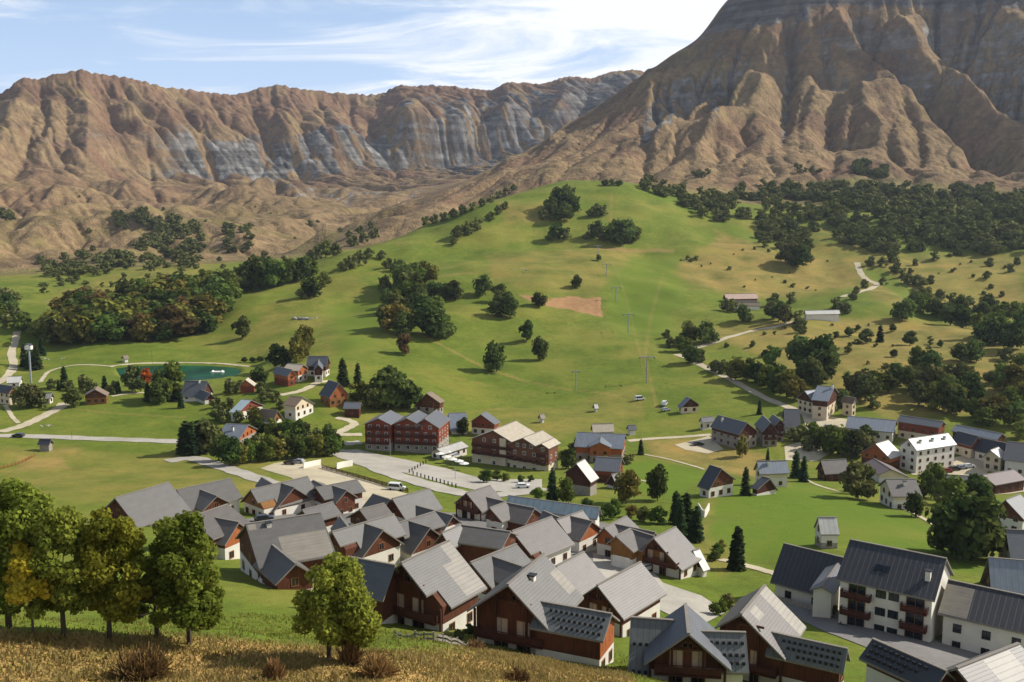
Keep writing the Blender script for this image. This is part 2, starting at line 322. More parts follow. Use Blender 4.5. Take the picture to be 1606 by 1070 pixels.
# ------------------------------------------------------------------ material helpers
def mat(name):
    m = bpy.data.materials.new(name); m.use_nodes = True
    nt = m.node_tree; nt.nodes.clear()
    out = nt.nodes.new('ShaderNodeOutputMaterial'); b = nt.nodes.new('ShaderNodeBsdfPrincipled')
    nt.links.new(b.outputs[0], out.inputs[0])
    return m, nt, b
class NT:
    def __init__(s, nt): s.nt = nt
    def n(s, t, **kw):
        x = s.nt.nodes.new(t)
        for k, v in kw.items(): setattr(x, k, v)
        return x
    def set(s, inp, v):
        if isinstance(v, bpy.types.NodeSocket): s.nt.links.new(v, inp)
        elif isinstance(v, (tuple, list)) and len(v) == 3 and inp.type == 'RGBA': inp.default_value = (*v, 1)
        else: inp.default_value = v
    def math(s, op, a, b=None, clamp=False):
        x = s.n('ShaderNodeMath', operation=op, use_clamp=clamp); s.set(x.inputs[0], a)
        if b is not None: s.set(x.inputs[1], b)
        return x.outputs[0]
    def mix(s, f, a, b, mode='MIX'):
        x = s.n('ShaderNodeMix', data_type='RGBA', blend_type=mode); s.set(x.inputs['Factor'], f)
        s.set(x.inputs[6], a); s.set(x.inputs[7], b); return x.outputs[2]
    def attr(s, name):
        return s.n('ShaderNodeAttribute', attribute_name=name)
    def pos(s):
        return s.n('ShaderNodeNewGeometry').outputs['Position']
    def obj(s):
        return s.n('ShaderNodeTexCoord').outputs['Object']
    def noise(s, scale, detail=4, vec=None, rough=.55, dist=0):
        x = s.n('ShaderNodeTexNoise'); x.inputs['Scale'].default_value = scale; x.inputs['Detail'].default_value = detail
        x.inputs['Roughness'].default_value = rough; x.inputs['Distortion'].default_value = dist
        s.set(x.inputs['Vector'], vec if vec is not None else s.pos()); return x.outputs[0]
    def ramp(s, f, *stops):
        x = s.n('ShaderNodeValToRGB'); e = x.color_ramp.elements
        while len(e) < len(stops): e.new(.5)
        for q, (p, c) in zip(e, stops):
            q.position = p; q.color = (*c, 1) if isinstance(c, tuple) else (c, c, c, 1)
        s.set(x.inputs[0], f); return x.outputs[0]
    def mapr(s, v, a, b, c=0., d=1.):
        x = s.n('ShaderNodeMapRange'); s.set(x.inputs[0], v)
        for i, q in zip((1, 2, 3, 4), (a, b, c, d)): x.inputs[i].default_value = q
        return x.outputs[0]
    def scale(s, vec, v):
        x = s.n('ShaderNodeVectorMath', operation='MULTIPLY'); s.set(x.inputs[0], vec); x.inputs[1].default_value = v; return x.outputs[0]
    def bump(s, h, strength, dist, b):
        x = s.n('ShaderNodeBump'); x.inputs['Strength'].default_value = strength; x.inputs['Distance'].default_value = dist
        s.set(x.inputs['Height'], h); s.nt.links.new(x.outputs[0], b.inputs['Normal'])

def C(h):      # sRGB hex -> linear
    v = [int(h[i:i + 2], 16) / 255 for i in (0, 2, 4)]
    return tuple(x / 12.92 if x <= .04045 else ((x + .055) / 1.055) ** 2.4 for x in v)

def tag(o, label=None, cat=None, group=None, kind=None):
    if label: o['label'] = label
    if cat: o['category'] = cat
    if group: o['group'] = group
    if kind: o['kind'] = kind
    return o

# ------------------------------------------------------------------ ground meshes
def ground_masks():
    sl = np.zeros_like(ZG)
    dzr = np.gradient(ZG, axis=1) / np.gradient(RR, axis=1)
    dza = np.gradient(ZG, axis=0) / (np.gradient(AA, axis=0) * np.maximum(RR, 1))
    sl = np.hypot(dzr, dza)
    slope = np.degrees(np.arctan(sl))
    n1 = fbm(XG / 130, YG / 130, 101, 5); n2 = fbm(XG / 38, YG / 38, 103, 4); n3 = fbm(XG / 14, YG / 14, 105, 3)
    def poly(pts, soft, warp=6):
        w = warp * fbm(PXG / 40, PYG / 25, 107, 3)
        d = poly_sd(PXG + w, (PYG + w * .5) * 1.0, pts)
        return 1 - sstep(-soft, soft, d)
    front = (RR < 1120)
    # lush: how green; dry: straw; rock: bare stone
    lush = np.where(RR < 1130, .74, 0.)
    hillg = poly([(330, 560), (480, 440), (600, 388), (830, 292), (905, 278), (1005, 290), (1120, 345), (1230, 400), (1060, 430), (1030, 520), (1100, 590), (1250, 640), (1000, 700), (560, 700)], 10)
    lush = np.where(front, np.maximum(lush * .9, hillg * .9), lush)
    dryzones = [([(1050, 425), (1130, 370), (1330, 410), (1350, 450), (1190, 470), (1090, 450)], .7), ([(1100, 520), (1230, 500), (1400, 500), (1606, 520), (1606, 640), (1400, 660), (1290, 600)], .62),
                ([(760, 400), (960, 385), (1000, 400), (930, 470), (850, 455), (770, 440)], .38), ([(1010, 690), (1110, 690), (1200, 710), (1240, 760), (1150, 745), (1010, 712)], .75),
                ([(560, 660), (880, 640), (1000, 600), (1010, 660), (880, 690)], .30), ([(0, 700), (420, 720), (420, 780), (120, 790), (0, 760)], .30), ([(1240, 400), (1420, 400), (1606, 400), (1606, 500), (1400, 480)], .55), ([(1160, 350), (1330, 350), (1420, 420), (1240, 430)], .4),
                ([(780, 320), (900, 320), (890, 350), (790, 350)], .6), ([(60, 470), (300, 380), (330, 430), (100, 500)], .3), ([(270, 530), (560, 420), (620, 500), (600, 560), (400, 560)], .16), ([(1110, 770), (1240, 800), (1220, 850), (1130, 900), (1080, 880)], .35), ([(30, 716), (100, 716), (110, 736), (20, 738)], .9), ([(75, 700), (125, 702), (120, 714), (70, 714)], .8)]
    dry = np.zeros_like(ZG)
    for p, v in dryzones:
        dry = np.maximum(dry, poly(p, 9) * v * front)
    dry = np.where(RR >= 1000, np.maximum(dry, sstep(1040, 1180, RR) * .95), dry)
    def stroke(pts, wd):
        d = np.full(ZG.shape, 1e9)
        for (ax, ay), (bx, by) in zip(pts[:-1], pts[1:]):
            t = np.clip(((PXG - ax) * (bx - ax) + (PYG - ay) * (by - ay)) / ((bx - ax) ** 2 + (by - ay) ** 2), 0, 1); d = np.minimum(d, np.hypot(PXG - ax - t * (bx - ax), (PYG - ay - t * (by - ay)) * 2) + 1.5 * np.abs(n3))
        return (1 - sstep(wd * .4, wd, d)) * front
    for pts, wd, v in [([(655, 522), (705, 548), (760, 577), (820, 597), (895, 612)], 5, .5), ([(905, 612), (960, 618), (1005, 640)], 4, .5), ([(560, 445), (660, 436), (770, 425), (860, 440), (950, 466)], 4, .45), ([(1040, 430), (1020, 500), (1012, 560), (1030, 640)], 5, .45), ([(960, 300), (955, 380), (985, 480), (1012, 590)], 4, .4), ([(330, 545), (430, 500), (540, 470), (600, 470)], 4, .4),
                       ([(100, 640), (200, 650), (300, 655)], 4, .4), ([(430, 620), (560, 600), (700, 590), (840, 620)], 4, .35), ([(1105, 350), (1180, 400), (1300, 440)], 4, .6), ([(0, 740), (150, 735), (300, 750), (420, 742)], 5, .45), ([(700, 650), (800, 640), (930, 655), (1000, 690)], 5, .4)]:
        dry = np.maximum(dry, stroke(pts, wd) * v)
    # grassy apron under the big mountain
    apron = poly([(940, 290), (1190, 300), (1340, 275), (1606, 300), (1606, 420), (1200, 420), (1000, 330)], 10) * (RR > 900) * (RR < 1330)
    dry = np.where(apron > 0, dry * (1 - .45 * apron), dry); lush = np.maximum(lush, apron * .55); lush = np.maximum(lush, .5 * sstep(1050, 1150, RR) * (1 - sstep(1500, 2000, RR)) * (1 - sstep(R(-8), R(-4), AA)) * sstep(-.3, .5, n1 + .5 * n2))
    soil = poly([(856, 467), (944, 466), (942, 496), (900, 489), (858, 479)], 2.2, 7) * (RR > 600) * (RR < 800)
    soil = np.maximum(soil, .75 * poly([(806, 460), (860, 468), (862, 482), (835, 474)], 2, 2) * (RR > 600) * (RR < 800))
    soil = np.maximum(soil, .5 * poly([(905, 388), (1060, 390), (1060, 397), (985, 398)], 3, 3) * (RR > 600) * (RR < 900))
    straw = (1 - sstep(72 + 9 * n3, 90 + 10 * n3, RR)) * (RR < 125)
    d2 = poly_sd(PXG + 10 * n2, PYG + 7 * n3, [(-400, 985), (300, 1003), (470, 1012), (620, 1020), (760, 1018), (990, 1062), (1000, 1300), (-400, 1300)])
    straw = np.maximum(straw * 0, 1 - sstep(-7, 9, d2)) * (RR < 130)
    rock = np.zeros_like(ZG)
    cliff = gsample(ridgeface, np.clip(XG, gx[0], gx[-1]), np.clip(YG, gy[0], gy[-1])) * inr
    mas = gsample(massif, np.clip(XG, gx[0], gx[-1]), np.clip(YG, gy[0], gy[-1])) * inr
    t = (RR - KR[:, [18]]) / np.maximum(KR[:, [20]] - KR[:, [18]], 1)
    streak = ridged((XG - .55 * (KR[:, [20]] - RR)) / 46, RR / 260, 131, 3)
    u = (RR - KR[:, [18]]) / np.maximum(KR[:, [19]] - KR[:, [18]], 1)
    band = sstep(-.35, .05, u) * (1 - sstep(.75, 1.5 + .9 * n1, u)) * (.25 + .75 * sstep(R(-20.5), R(-16), AA)) * (1 - sstep(R(-7), R(-4), AA))
    rk1 = band * sstep(.34, .60, streak + .22 * n2)
    rk2 = sstep(R(-7), R(-3), AA) * (1 - sstep(.62, .85, t + .15 * n1)) * sstep(.38, .66, streak + .25 * n2) * .85
    rk3 = sstep(.90, .98, t) * sstep(.0, .5, n1 + n3) * .5 + sstep(R(1), R(4), AA) * .6 + sstep(54, 64, slope) * .3
    rock = np.maximum(rock, cliff * np.clip(np.maximum(np.maximum(rk1, rk2), rk3), 0, 1))
    rock = np.maximum(rock, (1 - sstep(.0, .35, np.abs(t + .05))) * .5 * sstep(R(-17), R(-8), AA) * (1 - sstep(R(2), R(5), AA)) * sstep(-.3, .5, n2 + .5 * n3))
    rock = np.maximum(rock, .62 * sstep(1750, 2150, RR) * (1 - cliff) * (RR < 2900) * sstep(R(-17), R(-11), AA) * (1 - sstep(R(-3), R(-1), AA)) * sstep(-.1, .5, n2 + .6 * n3 + .3 * n1))
    top = poly([(1085, 62), (1140, 50), (1230, 34), (1300, 12), (1380, 18), (1420, 0), (1480, 22), (1540, 10), (1620, 0), (1900, -150), (1090, -150)], 9, 20)
    rk = sstep(58, 68, slope + 5 * n3) * .5
    gul = poly([(1010, 175), (1050, 128), (1090, 120), (1070, 175), (1025, 222), (1000, 240)], 6, 5) * .8
    gul = np.maximum(gul, poly([(1113, 130), (1130, 118), (1140, 150), (1122, 195), (1112, 190)], 4, 4) * .8)
    gul = np.maximum(gul, poly([(1232, 118), (1240, 118), (1236, 180), (1230, 228), (1222, 228), (1228, 170)], 2.5, 3) * .8)
    rock = np.maximum(rock, mas * np.clip(np.maximum(np.maximum(top * .9, rk), gul * sstep(-.6, .3, n3)), 0, 1))
    lawn = np.maximum(poly([(1125, 770), (1260, 760), (1330, 775), (1400, 800), (1500, 845), (1540, 900), (1480, 890), (1330, 850), (1230, 870), (1180, 880), (1110, 840)], 9), poly([(985, 722), (1020, 722), (1105, 742), (1060, 778), (1000, 770), (985, 750)], 5))
    lawn = np.maximum(lawn, .8 * poly([(1000, 290), (1130, 345), (1230, 395), (1190, 375), (1060, 330)], 8)); lawn = np.maximum(lawn, .6 * poly([(960, 420), (1060, 400), (1070, 470), (1040, 540), (960, 520)], 14)); lawn = np.maximum(lawn, .9 * poly([(1345, 425), (1380, 420), (1450, 468), (1420, 470)], 3)); lawn = np.maximum(lawn, .8 * poly([(520, 480), (600, 460), (600, 540), (530, 560)], 14)) * front
    rust = sstep(-.1, .6, n1 + .4 * n2 + .25 * sstep(2450, 2900, RR) + .3 * sstep(150, 330, ZG))
    rust = np.where(RR < 2250, rust * np.where(mas > .2, .9, .5), rust * .9)
    rust = np.where(mas > .3, np.maximum(rust * .8, top), rust); rust = np.where(cliff > .3, rust * (1 - rk1), rust)
    return dict(lush=lush, dry=dry, soil=soil, rock=rock, straw=straw, lawn=lawn, rust=rust, slope=np.clip(slope / 60, 0, 1))

MASKS = ground_masks()
def sheet(name, j0, j1, i_sel, m, attrs):
    jj = np.arange(j0, j1 + 1); nj = len(jj); ii = np.arange(i_sel[0], i_sel[1] + 1); ni = len(ii)
    co = np.stack([XG[np.ix_(ii, jj)], YG[np.ix_(ii, jj)], ZG[np.ix_(ii, jj)]], -1).reshape(-1, 3)
    idx = np.arange(ni * nj).reshape(ni, nj)
    f = np.stack([idx[:-1, :-1], idx[:-1, 1:], idx[1:, 1:], idx[1:, :-1]], -1).reshape(-1, 4)[:, ::-1]
    return mesh_np(name, co, f, m, {k: MASKS[k][np.ix_(ii, jj)].ravel() for k in attrs})
def mesh_np(name, co, faces, m, attrs=None, smooth=True, parent=None, uv=None, mats=None, midx=None):
    me = bpy.data.meshes.new(name)
    faces = np.asarray(faces); nf, nv = faces.shape
    me.vertices.add(len(co)); me.vertices.foreach_set('co', np.asarray(co, np.float32).ravel())
    me.loops.add(nf * nv); me.loops.foreach_set('vertex_index', faces.astype(np.int32).ravel())
    me.polygons.add(nf); me.polygons.foreach_set('loop_start', np.arange(0, nf * nv, nv, dtype=np.int32))
    try: me.polygons.foreach_set('loop_total', np.full(nf, nv, np.int32))
    except Exception: pass
    me.polygons.foreach_set('use_smooth', np.full(nf, smooth))
    if midx is not None: me.polygons.foreach_set('material_index', np.asarray(midx, np.int32))
    me.update(calc_edges=True)
    for q in (mats or [m]): me.materials.append(q)
    for k, v in (attrs or {}).items():
        a = me.attributes.new(k, 'FLOAT', 'POINT'); a.data.foreach_set('value', np.asarray(v, np.float32))
    if uv is not None:
        l = me.uv_layers.new(name='UVMap'); l.data.foreach_set('uv', np.asarray(uv, np.float32).ravel())
    o = bpy.data.objects.new(name, me); COL.objects.link(o)
    if parent: o.parent = parent
    return o

def ground_material():
    m, nt, b = mat('meadow grass and soil'); n = NT(nt)
    big = n.noise(.011, 5); mid = n.noise(.06, 5); fine = n.mix(.5, n.noise(.28, 5), n.noise(.9, 4)); vf = n.noise(4.5, 3)
    green = n.ramp(n.mix(.5, big, mid), (.26, C('4c5f1e')), (.46, C('667527')), (.60, C('787d31')), (.74, C('8f8c46')))
    green = n.mix(n.mapr(fine, .42, .66, 0, .6), green, C('4a4d1b'))
    drycol = n.ramp(mid, (.3, C('7a6a3a')), (.5, C('97804a')), (.7, C('a5854a')))
    drycol = n.mix(n.mapr(fine, .45, .7, 0, .45), drycol, C('5c5226'))
    f = n.math('ADD', n.attr('dry').outputs['Fac'], n.mapr(n.mix(.5, mid, fine), .3, .7, -.22, .22), True)
    f = n.math('MULTIPLY', f, n.mapr(n.attr('dry').outputs['Fac'], 0, .15, .25, 1))
    c = n.mix(f, green, drycol)
    c = n.mix(n.math('MULTIPLY', n.attr('lawn').outputs['Fac'], n.mapr(mid, .3, .6, .55, .95)), c, n.mix(n.mapr(fine, .3, .7), C('50691c'), C('687b25')))
    pale = n.mapr(n.noise(.022, 3), .52, .66, 0, .5)
    c = n.mix(n.math('MULTIPLY', pale, n.attr('lush').outputs['Fac']), c, C('857f38'))
    c = n.mix(n.mapr(n.attr('soil').outputs['Fac'], .25, .7), c, n.mix(n.mapr(fine, .3, .7), C('8a6643'), C('b08b62')))
    strawc = n.ramp(n.mix(.5, fine, n.noise(1.9, 4)), (.28, C('7d6a35')), (.45, C('a68a52')), (.62, C('bb9258')), (.75, C('b8b078')))
    strawc = n.mix(n.mapr(n.noise(.35, 3), .48, .66, 0, .6), strawc, C('7b7835'))
    c = n.mix(n.attr('straw').outputs['Fac'], c, strawc)
    n.set(b.inputs['Base Color'], c); b.inputs['Roughness'].default_value = .95; b.inputs['Specular IOR Level'].default_value = .1
    n.bump(n.mix(.5, fine, vf), .7, .5, b)
    return m
def mountain_material():
    m, nt, b = mat('mountain slope'); n = NT(nt)
    p = n.pos(); big = n.noise(.0045, 5); mid = n.noise(.02, 5, dist=.6); fine = n.noise(.11, 5)
    grass = n.ramp(n.mix(.45, mid, fine), (.30, C('574936')), (.47, C('796549')), (.60, C('937b59')), (.72, C('a68c68')))
    rust = n.ramp(n.mix(.5, mid, fine), (.3, C('4b3b2e')), (.5, C('735844')), (.7, C('8c7054')))
    c = n.mix(n.attr('rust').outputs['Fac'], grass, rust)
    olive = n.math('MULTIPLY', n.attr('lush').outputs['Fac'], n.mapr(n.mix(.5, mid, big), .35, .62))
    c = n.mix(olive, c, C('6b7430'))
    c = n.mix(n.mapr(n.mix(.5, big, mid), .54, .66, 0, .5), c, C('6c6434'))
    # thin scree and rock lines following the beds
    beds = n.noise(1.0, 4, n.scale(p, (.004, .004, .085)))
    rockc = n.ramp(n.mix(.5, beds, n.noise(.05, 4)), (.3, C('3f3e3c')), (.46, C('5a5752')), (.56, C('807e79')), (.70, C('aeaaa2')))
    rockc = n.mix(n.mapr(n.attr('rust').outputs['Fac'], .2, 1, 0, .6), rockc, n.ramp(beds, (.35, C('33302f')), (.6, C('5d5049'))))
    rf = n.math('ADD', n.attr('rock').outputs['Fac'], n.mapr(n.mix(.5, fine, beds), .35, .65, -.22, .22))
    rf = n.mapr(rf, .3, .62)
    rf = n.math('MULTIPLY', rf, n.mapr(n.attr('rock').outputs['Fac'], .02, .2))
    c = n.mix(rf, c, rockc)
    c = n.mix(n.math('MULTIPLY', n.mapr(beds, .56, .66, 0, .35), n.mapr(n.attr('slope').outputs['Fac'], .4, .8)), c, C('5a4a3a'))
    n.set(b.inputs['Base Color'], c); b.inputs['Roughness'].default_value = .95; b.inputs['Specular IOR Level'].default_value = .1
    n.bump(n.mix(.5, fine, n.noise(.35, 4)), .9, 5.0, b)
    return m
M_GROUND = ground_material(); M_MOUNT = mountain_material()
JS = int(np.searchsorted(RAD, 1090))
tag(sheet('ground', 0, JS, (0, NA - 1), M_GROUND, ('lush', 'dry', 'soil', 'straw', 'lawn')), kind='structure')
ISP = int(np.searchsorted(AZ, R(-8.2)))
JT = int(np.searchsorted(RAD, 2120))
M_ATT = ('lush', 'dry', 'rock', 'rust', 'slope')
tag(sheet('mountain', JS, JT, (ISP, NA - 1), M_MOUNT, M_ATT), kind='structure')
tag(sheet('mountain_foothills', JS, JT, (0, ISP), M_MOUNT, M_ATT), kind='structure')
tag(sheet('mountain_ridge', JT, NR - 1, (0, NA - 1), M_MOUNT, M_ATT), kind='structure')

# ------------------------------------------------------------------ sun, sky, air
SUN_DIR = Vector((1.0, .29, 0)).normalized() * math.cos(R(37)) + Vector((0, 0, math.sin(R(37))))
sd = bpy.data.lights.new('sun', 'SUN'); sd.energy = 5.0; sd.angle = R(.53); sd.color = (1, .95, .87)
so = bpy.data.objects.new('sun', sd); COL.objects.link(so)
so.rotation_euler = SUN_DIR.to_track_quat('Z', 'Y').to_euler()
w = bpy.data.worlds.new('World'); scene.world = w; w.use_nodes = True
nt = w.node_tree; nt.nodes.clear(); n = NT(nt)
wo = n.n('ShaderNodeOutputWorld'); bg = n.n('ShaderNodeBackground'); bg.inputs[1].default_value = .074
sky = n.n('ShaderNodeTexSky', sky_type='NISHITA'); sky.sun_disc = False; sky.sun_elevation = R(37); sky.sun_rotation = math.atan2(SUN_DIR.x, SUN_DIR.y)
sky.altitude = 1500; sky.air_density = 1.0; sky.dust_density = .6; sky.ozone_density = 1.5
# cirrus: thin streaked cloud on a high plane above the valley
tc = n.n('ShaderNodeTexCoord').outputs['Generated']
sep = n.n('ShaderNodeSeparateXYZ'); nt.links.new(tc, sep.inputs[0])
inv = n.math('DIVIDE', 1.0, n.math('ADD', n.math('MAXIMUM', sep.outputs['Z'], 0.0), .09))
cv = n.n('ShaderNodeCombineXYZ'); n.set(cv.inputs[0], n.math('MULTIPLY', sep.outputs['X'], inv)); n.set(cv.inputs[1], n.math('MULTIPLY', sep.outputs['Y'], inv))
st = n.n('ShaderNodeMapping'); nt.links.new(cv.outputs[0], st.inputs[0]); st.inputs['Rotation'].default_value = (0, 0, R(20)); st.inputs['Scale'].default_value = (.75, 1.25, 1); st.inputs['Location'].default_value = (.35, .2, 0)
c1 = n.noise(1.3, 8, st.outputs[0], .62, .8); c2 = n.noise(.33, 3, st.outputs[0], .5, .3)
bias = n.mapr(sep.outputs['X'], -.35, .28, -.11, .07)
dens = n.math('ADD', n.math('ADD', n.math('MULTIPLY', c1, .62), n.math('MULTIPLY', c2, .5)), bias)
cl = n.mapr(dens, .43, .64)
nt.nodes[-1].interpolation_type = 'SMOOTHSTEP'
veil = n.mapr(sep.outputs['Z'], .12, .50, .62, 0)
skyc = n.mix(veil, sky.outputs[0], (3.7, 7.2, 12.8))
cl = n.math('MULTIPLY', n.math('ADD', n.math('MULTIPLY', cl, .92), n.mapr(sep.outputs['Z'], .0, .24, .52, .10)), n.mapr(sep.outputs['Z'], .3, .7, 1, .3), True)
mixc = n.mix(cl, skyc, (11.5, 11.8, 12.2))
nt.links.new(mixc, bg.inputs[0]); nt.links.new(bg.outputs[0], wo.inputs[0])

def haze_box():
    me = bpy.data.meshes.new('haze'); bm = bmesh.new()
    bmesh.ops.create_cube(bm, size=1); zt, zb = 740.0, -130.0
    for v in bm.verts: v.co = Vector((v.co.x * 9000, v.co.y * 9400 + 200, zb + (v.co.z + .5) * (zt - zb)))
    bm.to_mesh(me); bm.free()
    m = bpy.data.materials.new('air'); m.use_nodes = True; nt = m.node_tree; nt.nodes.clear()
    out = nt.nodes.new('ShaderNodeOutputMaterial'); v = nt.nodes.new('ShaderNodeVolumePrincipled')
    v.inputs['Color'].default_value = (.72, .82, 1, 1); v.inputs['Density'].default_value = .000042; v.inputs['Anisotropy'].default_value = .3
    nt.links.new(v.outputs[0], out.inputs['Volume']); me.materials.append(m)
    o = bpy.data.objects.new('haze', me); COL.objects.link(o); tag(o, kind='stuff')
HAZE = True
if HAZE: haze_box()
scene.render.engine = 'CYCLES'
scene.view_settings.view_transform = 'Standard'; scene.view_settings.look = 'None'
scene.view_settings.exposure = .32; scene.view_settings.gamma = 1
scene.cycles.volume_step_rate = 10; scene.cycles.volume_max_steps = 16
scene.cycles.max_bounces = 5; scene.cycles.diffuse_bounces = 2; scene.cycles.glossy_bounces = 2; scene.cycles.transparent_max_bounces = 8; scene.cycles.volume_bounces = 0
# ------------------------------------------------------------------ building materials
def roof_mat(name, base, dark, along, pitch, metal=0., rough=.55, vary=.12):
    """along='u': standing seams running down the slope; along='v': courses parallel to the ridge"""
    m, nt, b = mat(name); n = NT(nt)
    uv = n.n('ShaderNodeUVMap').outputs[0]; s = n.n('ShaderNodeSeparateXYZ'); nt.links.new(uv, s.inputs[0])
    c = s.outputs[0] if along == 'u' else s.outputs[1]
    fr = n.math('FRACT', n.math('DIVIDE', c, pitch))
    line = n.math('LESS_THAN', fr, .14 if along == 'u' else .10)
    oi = n.n('ShaderNodeObjectInfo').outputs['Random']
    ns = n.noise(.6, 4, n.scale(uv, (1, 1, 1))); st = n.noise(1.0, 3, n.scale(uv, (.9, .12, 1) if along == 'u' else (.12, .9, 1)))
    f = n.math('ADD', n.mapr(n.mix(.5, ns, st), .3, .7, 1 - vary * 1.6, 1 + vary * 1.6), n.mapr(oi, 0, 1, -vary, vary))
    col = n.mix(n.math('MULTIPLY', line, .55), base, dark)
    col = n.mix(1.0, col, n.n('ShaderNodeCombineColor').outputs[0], 'MULTIPLY')
    cc = [x for x in nt.nodes if x.bl_idname == 'ShaderNodeCombineColor'][-1]
    for i in range(3): nt.links.new(f, cc.inputs[i])
    n.set(b.inputs['Base Color'], col); b.inputs['Roughness'].default_value = rough; b.inputs['Metallic'].default_value = metal
    n.bump(line, .5, .04, b)
    return m
def plain(name, col, rough=.7, vary=.12, scale=1.2, spec=.3, coords='obj'):
    m, nt, b = mat(name); n = NT(nt)
    f = n.mapr(n.noise(scale, 4, n.obj()), .3, .7, 1 - vary, 1 + vary)
    cc = n.n('ShaderNodeCombineColor')
    for i in range(3): nt.links.new(f, cc.inputs[i])
    n.set(b.inputs['Base Color'], n.mix(1.0, col, cc.outputs[0], 'MULTIPLY')); b.inputs['Roughness'].default_value = rough
    b.inputs['Specular IOR Level'].default_value = spec
    return m
def wood(name, a, c):
    m, nt, b = mat(name); n = NT(nt); o = n.obj()
    s = n.n('ShaderNodeSeparateXYZ'); nt.links.new(o, s.inputs[0])
    q = n.math('ADD', s.outputs[0], s.outputs[1]); fr = n.math('FRACT', n.math('DIVIDE', q, .22))
    st = n.noise(1.0, 4, n.scale(o, (5, 5, .5))); big = n.noise(.35, 3, o)
    col = n.mix(n.mapr(n.mix(.4, st, big), .32, .68), a, c)
    col = n.mix(n.math('MULTIPLY', n.math('LESS_THAN', fr, .09), .6), col, tuple(v * .35 for v in a))
    n.set(b.inputs['Base Color'], col); b.inputs['Roughness'].default_value = .75; b.inputs['Specular IOR Level'].default_value = .2
    return m
M = dict(
    grey=roof_mat('grey shingle roof', C('5b5854'), C('3f3c39'), 'v', .38),
    warm=roof_mat('warm grey shingle roof', C('5f5954'), C('413d39'), 'v', .38),
    patch=roof_mat('bleached shingle roof', C('80796c'), C('625b50'), 'v', .6),
    snow=roof_mat('grey seamed roof with snow clips', C('5e615f'), C('393c3c'), 'u', .62),
    dark=roof_mat('charcoal seamed roof', C('303134'), C('4d4e52'), 'u', .80, vary=.10),
    darksh=roof_mat('dark slate roof', C('3a3c41'), C('27292c'), 'v', .5),
    blue=roof_mat('blue grey metal roof', C('757b82'), C('5a6067'), 'u', 1.0, metal=.2, rough=.45),
    slate=roof_mat('grey slate roof', C('585b60'), C('3f4246'), 'v', .4),
    white=roof_mat('white metal roof', C('b5b2aa'), C('8a8880'), 'u', 1.1, rough=.5),
    cream=roof_mat('pale cream roof', C('b0a48f'), C('8d8370'), 'v', .6),
    teal=roof_mat('pale turquoise sheet roof', C('98a8aa'), C('7d8d90'), 'u', 1.6, rough=.4),
    tan=roof_mat('weathered tan roof', C('75634f'), C('54463a'), 'v', .45),
    purple=roof_mat('purplish brown roof', C('685957'), C('4a3d3d'), 'u', .7),
    pink=roof_mat('pinkish barn roof', C('b99a86'), C('94765f'), 'u', 1.0),
    wood=wood('dark red brown boards', C('43261a'), C('6b3f29')),
    brown=wood('dark brown boards', C('3a2018'), C('573123')),
    orange=wood('honey orange boards', C('8a4a28'), C('b06a3c')),
    hotel=wood('hotel brown boards', C('5c392a'), C('80543d')),
    red=wood('brick red boards', C('6a3122'), C('8a4a34')),
    tanw=wood('golden brown boards', C('6d4a26'), C('93683a')),
    plaster=plain('white render', C('cfc9bc'), .85, .07, .5),
    creamw=plain('cream render', C('c9b99c'), .85, .1, .5),
    stone=plain('grey stone wall', C('8d867b'), .9, .3, 2.5),
    glass=plain('window glass', C('1b2126'), .12, .2, .3, .6),
    frame=plain('painted window frame', C('8a5a38'), .6),
    whitef=plain('white painted trim', C('dcd8cf'), .5),
    trim=wood('pale barge board', C('746d64'), C('8c857b')),
    curtain=plain('beige blind', C('b5a08c'), .9, .1),
    metal=plain('galvanised steel', C('8d9296'), .45, .1),
    black=plain('dark metal', C('26282b'), .5, .2),
    conc=plain('concrete', C('a9a294'), .9, .15, .8),
    asphalt=plain('pale asphalt', C('9b958b'), .92, .10, .15),
    gravel=plain('pale gravel', C('b5a88e'), .95, .14, .5),
)

